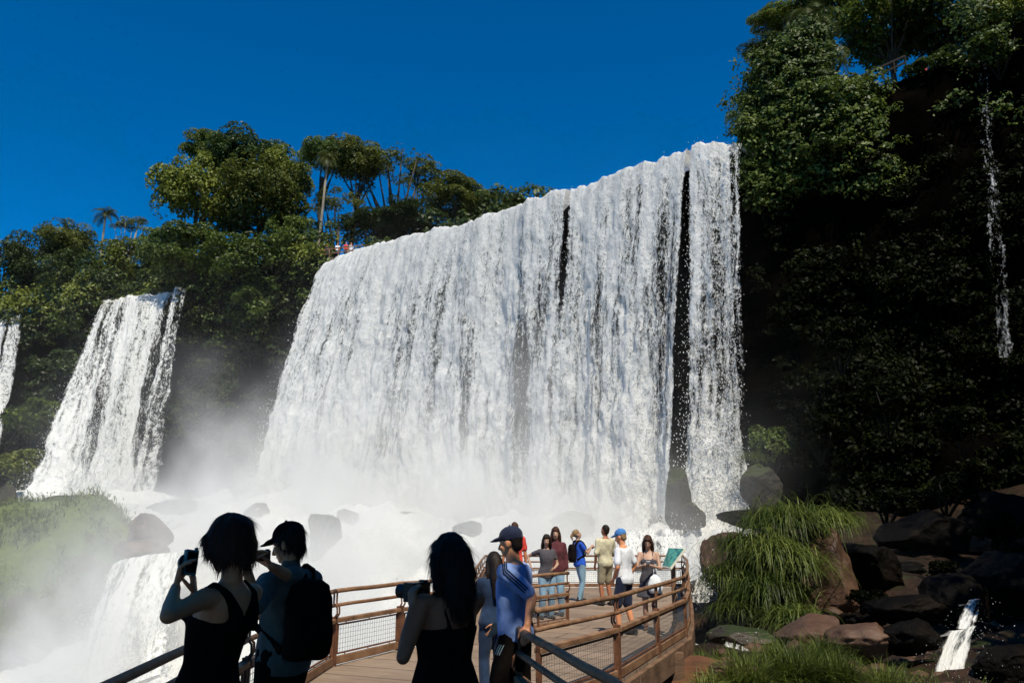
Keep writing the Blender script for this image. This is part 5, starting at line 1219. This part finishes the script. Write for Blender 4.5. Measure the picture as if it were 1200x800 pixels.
# things they carry
def carry(name, label, cat, loc): return empty(name, loc, 0, label, cat)
def gadget(name, label, c, fwd, up_, size, mat, lens=0, strap=False, screen=True):
    fwd = Vector(fwd).normalized(); up_ = Vector(up_); up_ = (up_-fwd*up_.dot(fwd)).normalized(); rt = fwd.cross(up_); M = Matrix((rt, fwd, up_)).transposed()
    root = empty(name, c, 0, label, 'camera' if 'camera' in name else 'phone'); w_, d_, h_ = size
    b = MB(); b.box((0, 0, 0), (w_, d_, h_), M=M); b.build('body', mat, root, bevel=.004)
    if screen: b = MB(); b.box(M @ Vector((0, -d_/2-.001, 0)), (w_*.8, .002, h_*.8), M=M); b.build('screen', M_GLASSD, root)
    if lens:
        b = MB(); b.tube([M @ Vector((0, d_/2-.002, 0)), M @ Vector((0, d_/2+lens*.5, 0)), M @ Vector((0, d_/2+lens, 0))], [h_*.42, h_*.40, h_*.38], 16); ln = b.build('lens', M_PLASTICK, root, False)
        b = MB(); b.tube([M @ Vector((0, d_/2+lens-.002, 0)), M @ Vector((0, d_/2+lens+.001, 0))], h_*.3, 16); b.build('front_glass', M_GLASSD, ln)
        b = MB(); b.box(M @ Vector((w_*.32, -d_*.1, h_*.55)), (w_*.2, d_*.6, h_*.12), M=M); b.build('top_dial', mat, root, bevel=.002)
    if strap:
        b = MB(); p = M @ Vector((w_/2, 0, -h_*.3)); b.tube([p, p+Vector((.0, 0, -.05)), p+Vector((.012, 0, -.10)), p+Vector((.03, 0, -.125)), p+Vector((.04, 0, -.11))], .0025, 6); b.build('wrist_strap', mat, root, True)
    return root
tip = wpt(A_, iA['arm']['L'][2]); tip2 = wpt(A_, iA['arm']['R'][2])
gadget('camera', 'compact camera in teal case raised by the woman in the black top', tip+Vector((.035, .05, .105)), (-.72, .55, -.1), (.22, 0, 1), (.062, .028, .112), M_TEALP, .02, True)
tip = (wpt(Bm, iB['arm']['L'][2])+wpt(Bm, iB['arm']['R'][2]))/2
gadget('camera', 'small black camera held up by the man with the backpack', tip+Vector((.0, .04, .06)), (-.8, .6, 0), (0, 0, 1), (.105, .03, .062), M_PLASTICK, .025)
tip = (wpt(Cw, iC['arm']['L'][2])+wpt(Cw, iC['arm']['R'][2]))/2
gadget('camera', 'bulky black camera held before the long haired woman in black', tip+Vector((-.02, .0, .075)), (-.8, .6, .0), (0, 0, 1), (.135, .075, .10), M_PLASTICK, .09)

def backpack(root, info, label, mat, size=(.30, .17, .46), z=1.18, y=-.20, group=None):
    up = info['up']; bp = empty('backpack', root.location, root.rotation_euler.z, label, 'backpack', group); s = info['s']; w_, d_, h_ = size
    b = MB()
    rr = []
    for t, k in ((-.5, .72), (-.46, .92), (-.3, 1.02), (0, 1.0), (.25, .95), (.42, .78), (.5, .45)):
        rr.append([up((math.copysign(abs(math.cos(a))**.6, math.cos(a))*w_/2*k, y+math.copysign(abs(math.sin(a))**.6, math.sin(a))*d_/2*k, z+t*h_)) for a in [2*math.pi*q/20 for q in range(20)]])
    b.loft(rr); sculpt('sack', b, mat, bp, .014, 3, (.012, (8, 8, 8)), 4)
    b = MB(); b.ell(up((0, y-d_*.5, z-.09)), (w_*.36*s, .045*s, h_*.22*s)); sculpt('front_pocket', b, mat, bp, .014, 2, (.006, (10, 10, 10)), 6)
    b = MB(); b.tube([up((-.03, y+d_*.35, z+h_*.45)), up((0, y+d_*.3, z+h_*.55)), up((.03, y+d_*.35, z+h_*.45))], .008, 6); b.build('grab_handle', mat, bp, True)
    for sx in (-1, 1):
        b = MB(); P = [up(p) for p in ((sx*.09, y+d_*.42, z+h_*.40), (sx*.11, -.10, 1.445), (sx*.12, -.01, 1.475), (sx*.125, .085, 1.40), (sx*.135, .142, 1.28), (sx*.155, .10, 1.12), (sx*.14, y+d_*.42, z-h_*.38))]
        for i in range(len(P)-1): b.bar(P[i], P[i+1], .055*s, .014, up=(P[i]-up((0, 0, P[i].z/s))))
        b.build('shoulder_strap', mat, bp)
    return bp
backpack(Bm, iB, 'black backpack on the back of the man in the grey teal shirt', M_BLK, (.32, .19, .48))

# people half hidden and farther along the platform
VG = 'visitors on the platform'
hang = dict(curl=.5)
person('dark haired person in blue denim clothes half hidden before the football shirt man', foot(578, 8.8), (-.35, .94), 1.46, 'f', head=(5, 4), voxel=.014, top=('shirt', M_JEAN, 1.6), bottom=('trousers', M_JEAN), hair=('verylong', M_HAIRD), shoes=M_SHOE, arms={'L': ((-.12, .32, 1.12), (-.5, -.1, 1.0)), 'R': ((.12, .32, 1.12), (.5, -.1, 1.0))})
person('person with red top standing behind the navy cap of the football shirt man', foot(603, 19.0), (-.2, .98), 1.86, 'm', head=(0, 0), voxel=.016, top=('tee', M_RED, .7), bottom=('trousers', M_DKNAVY), hair=('short', M_HAIRB), shoes=M_SHOE)
person('woman in dark tee and light jeans leaning at the far rail', foot(641, 16.4), (.3, -.95), 1.60, 'f', lean=4, head=(-20, 6), voxel=.016, skin=M_SKINL, top=('tee', M_GREY, .5), bottom=('trousers', M_JEANL), hair=('long', M_HAIRD), shoes=M_SHOE, arms={'R': ((.33, -.05, 1.08), (.5, -.3, 1.2)), 'L': ((-.1, .2, 1.05), (-.4, -.1, 1.1))}, eyes=True)
person('woman with long brown hair and dark cardigan beside the one in light jeans', foot(653, 17.0), (-.2, -.98), 1.74, 'f', head=(10, 4), voxel=.016, skin=M_SKINL, top=('shirt', M_MAROON, 1.7), bottom=('trousers', M_JEANL), hair=('verylong', M_HAIRB), shoes=M_SHOE, eyes=True)
Ib, iI = person('woman in bright blue top and jeans with folded arms looking up at the fall', foot(682, 20.3), (.86, .30), 1.70, 'f', lean=-3, head=(-8, -14), voxel=.016, skin=M_SKINL, top=('tee', M_BLUE, .5), bottom=('trousers', M_JEANL), hair=('ponytail', M_HAIRG), shoes=M_SHOE, legs={'L': (-.10, .05, .085), 'R': (.10, -.08, .085)}, arms={'R': ((.10, .30, 1.30), (.4, -.1, .95)), 'L': ((-.05, .33, 1.27), (-.45, -.1, .95))})
backpack(Ib, iI, 'black backpack worn by the woman in the bright blue top', M_BLK, (.28, .16, .44))
person('man in khaki shirt and shorts standing with his back to the viewer', foot(713, 19.2), (-.45, .89), 1.80, 'm', head=(12, -4), voxel=.016, skin=M_SKINB, top=('shirt', M_KHAKI, .9), bottom=('shorts', M_TAN), hair=('short', M_HAIRD), shoes=M_SHOE, arms={'L': ((-.24, .06, .88), (-.5, -.3, 1.1)), 'R': ((.16, .22, 1.0), (.5, -.2, 1.0))})
Km, iK = person('man in white polo shirt and bright blue cap with one hand at the rail', foot(735, 13.9), (-.80, .60), 1.70, 'm', lean=2, head=(6, 14), voxel=.013, skin=M_SKIN, top=('polo', M_WHT, .75), bottom=('shorts', M_DKNAVY), hair=('short', M_HAIRG), cap=(M_CAPB, 0), shoes=M_SHOE, legs={'L': (-.11, .06, .085), 'R': (.11, -.10, .085)}, arms={'R': ((.26, .06, .93), (.6, -.35, 1.1)), 'L': ((-.2, .1, .92), (-.5, -.3, 1.1))})
Lg, iL = person('young woman with long dark hair in grey dress looking down at a phone', foot(765, 14.6), (-.22, -.97), 1.60, 'f', head=(0, 22), voxel=.012, skin=M_SKINL, top=('dress', M_GREY, 0, 1.30, .60, 1), hair=('verylong', M_HAIRB), shoes=M_SANDAL, eyes=True, legs={'L': (-.09, .05, .085), 'R': (.09, -.03, .085)}, arms={'L': ((-.05, .28, 1.20), (-.45, -.1, 1.0), dict(curl=.8)), 'R': ((.07, .28, 1.20), (.45, -.1, 1.0), dict(curl=.8))})
tip = (wpt(Lg, iL['arm']['L'][2])+wpt(Lg, iL['arm']['R'][2]))/2
gadget('phone', 'white phone in the hands of the young woman in the grey dress', tip+Vector((0, -.07, .02)), (0, -.7, -.7), (0, -.7, .7), (.07, .010, .14), M_WHT)
pe = wpt(Lg, iL['arm']['L'][1].lerp(iL['arm']['L'][2], .55))
bg_ = empty('plastic_bag', pe, 0, 'white plastic bag hanging from the forearm of the young woman', 'bag'); b = MB()
b.loft([[Vector((math.cos(a)*rx, math.sin(a)*ry, z)) for a in [2*math.pi*q/16 for q in range(16)]] for z, rx, ry in ((-.12, .03, .02), (-.18, .09, .05), (-.28, .13, .075), (-.38, .13, .08), (-.44, .09, .06))]); sculpt('sack', b, M_BAG, bg_, .012, 2, (.018, (9, 9, 5)), 8)
for sx in (-1, 1): b = MB(); b.tube([(sx*.03, 0, -.15), (sx*.02, 0, -.05), (0, 0, .045), (0, sx*.02, .04)], .010, 6); b.build('handle', M_BAG, bg_, True)
# tiny visitors high up
far = [(384, 284, 79.6, M_GREY, 'visitor in grey at the left end of the far lookout', M_JEAN), (396, 285, 79.3, M_WHT, 'visitor in white second from the left on the far lookout', M_DKNAVY), (406, 281, 79.0, M_RED, 'visitor in red on the far lookout beside the waterfall crest', M_DKNAVY), (412, 281, 79.2, M_WHT, 'visitor in white right beside the red one on the far lookout', M_JEANL)]
for px, py, Y, mt, lb_, lo_ in far:
    p = at(px, py, Y); person(lb_, (p.x, Y, zl+.002), (.3, -.95), 1.72, 'm', voxel=.03, top=('tee', mt, .6), bottom=('trousers', lo_), hair=('short', M_HAIRD), group='visitors on the far lookout', hand_detail=False)
for px, py, Y, mt, lb_ in ((938, 84, 52.2, M_RED, 'visitor in red half hidden under the palm trunk on the high cliff'), (1081, 76, 51.5, M_RED, 'visitor in red on the high cliff right of the path railing')):
    p = at(px, py, Y); person(lb_, (p.x, Y, p.z-1.62), (-.3, -.95), 1.72, 'm', voxel=.03, top=('tee', mt, .6), bottom=('trousers', M_GREY), hair=('short', M_HAIRD), group='visitors on the high cliff', hand_detail=False)
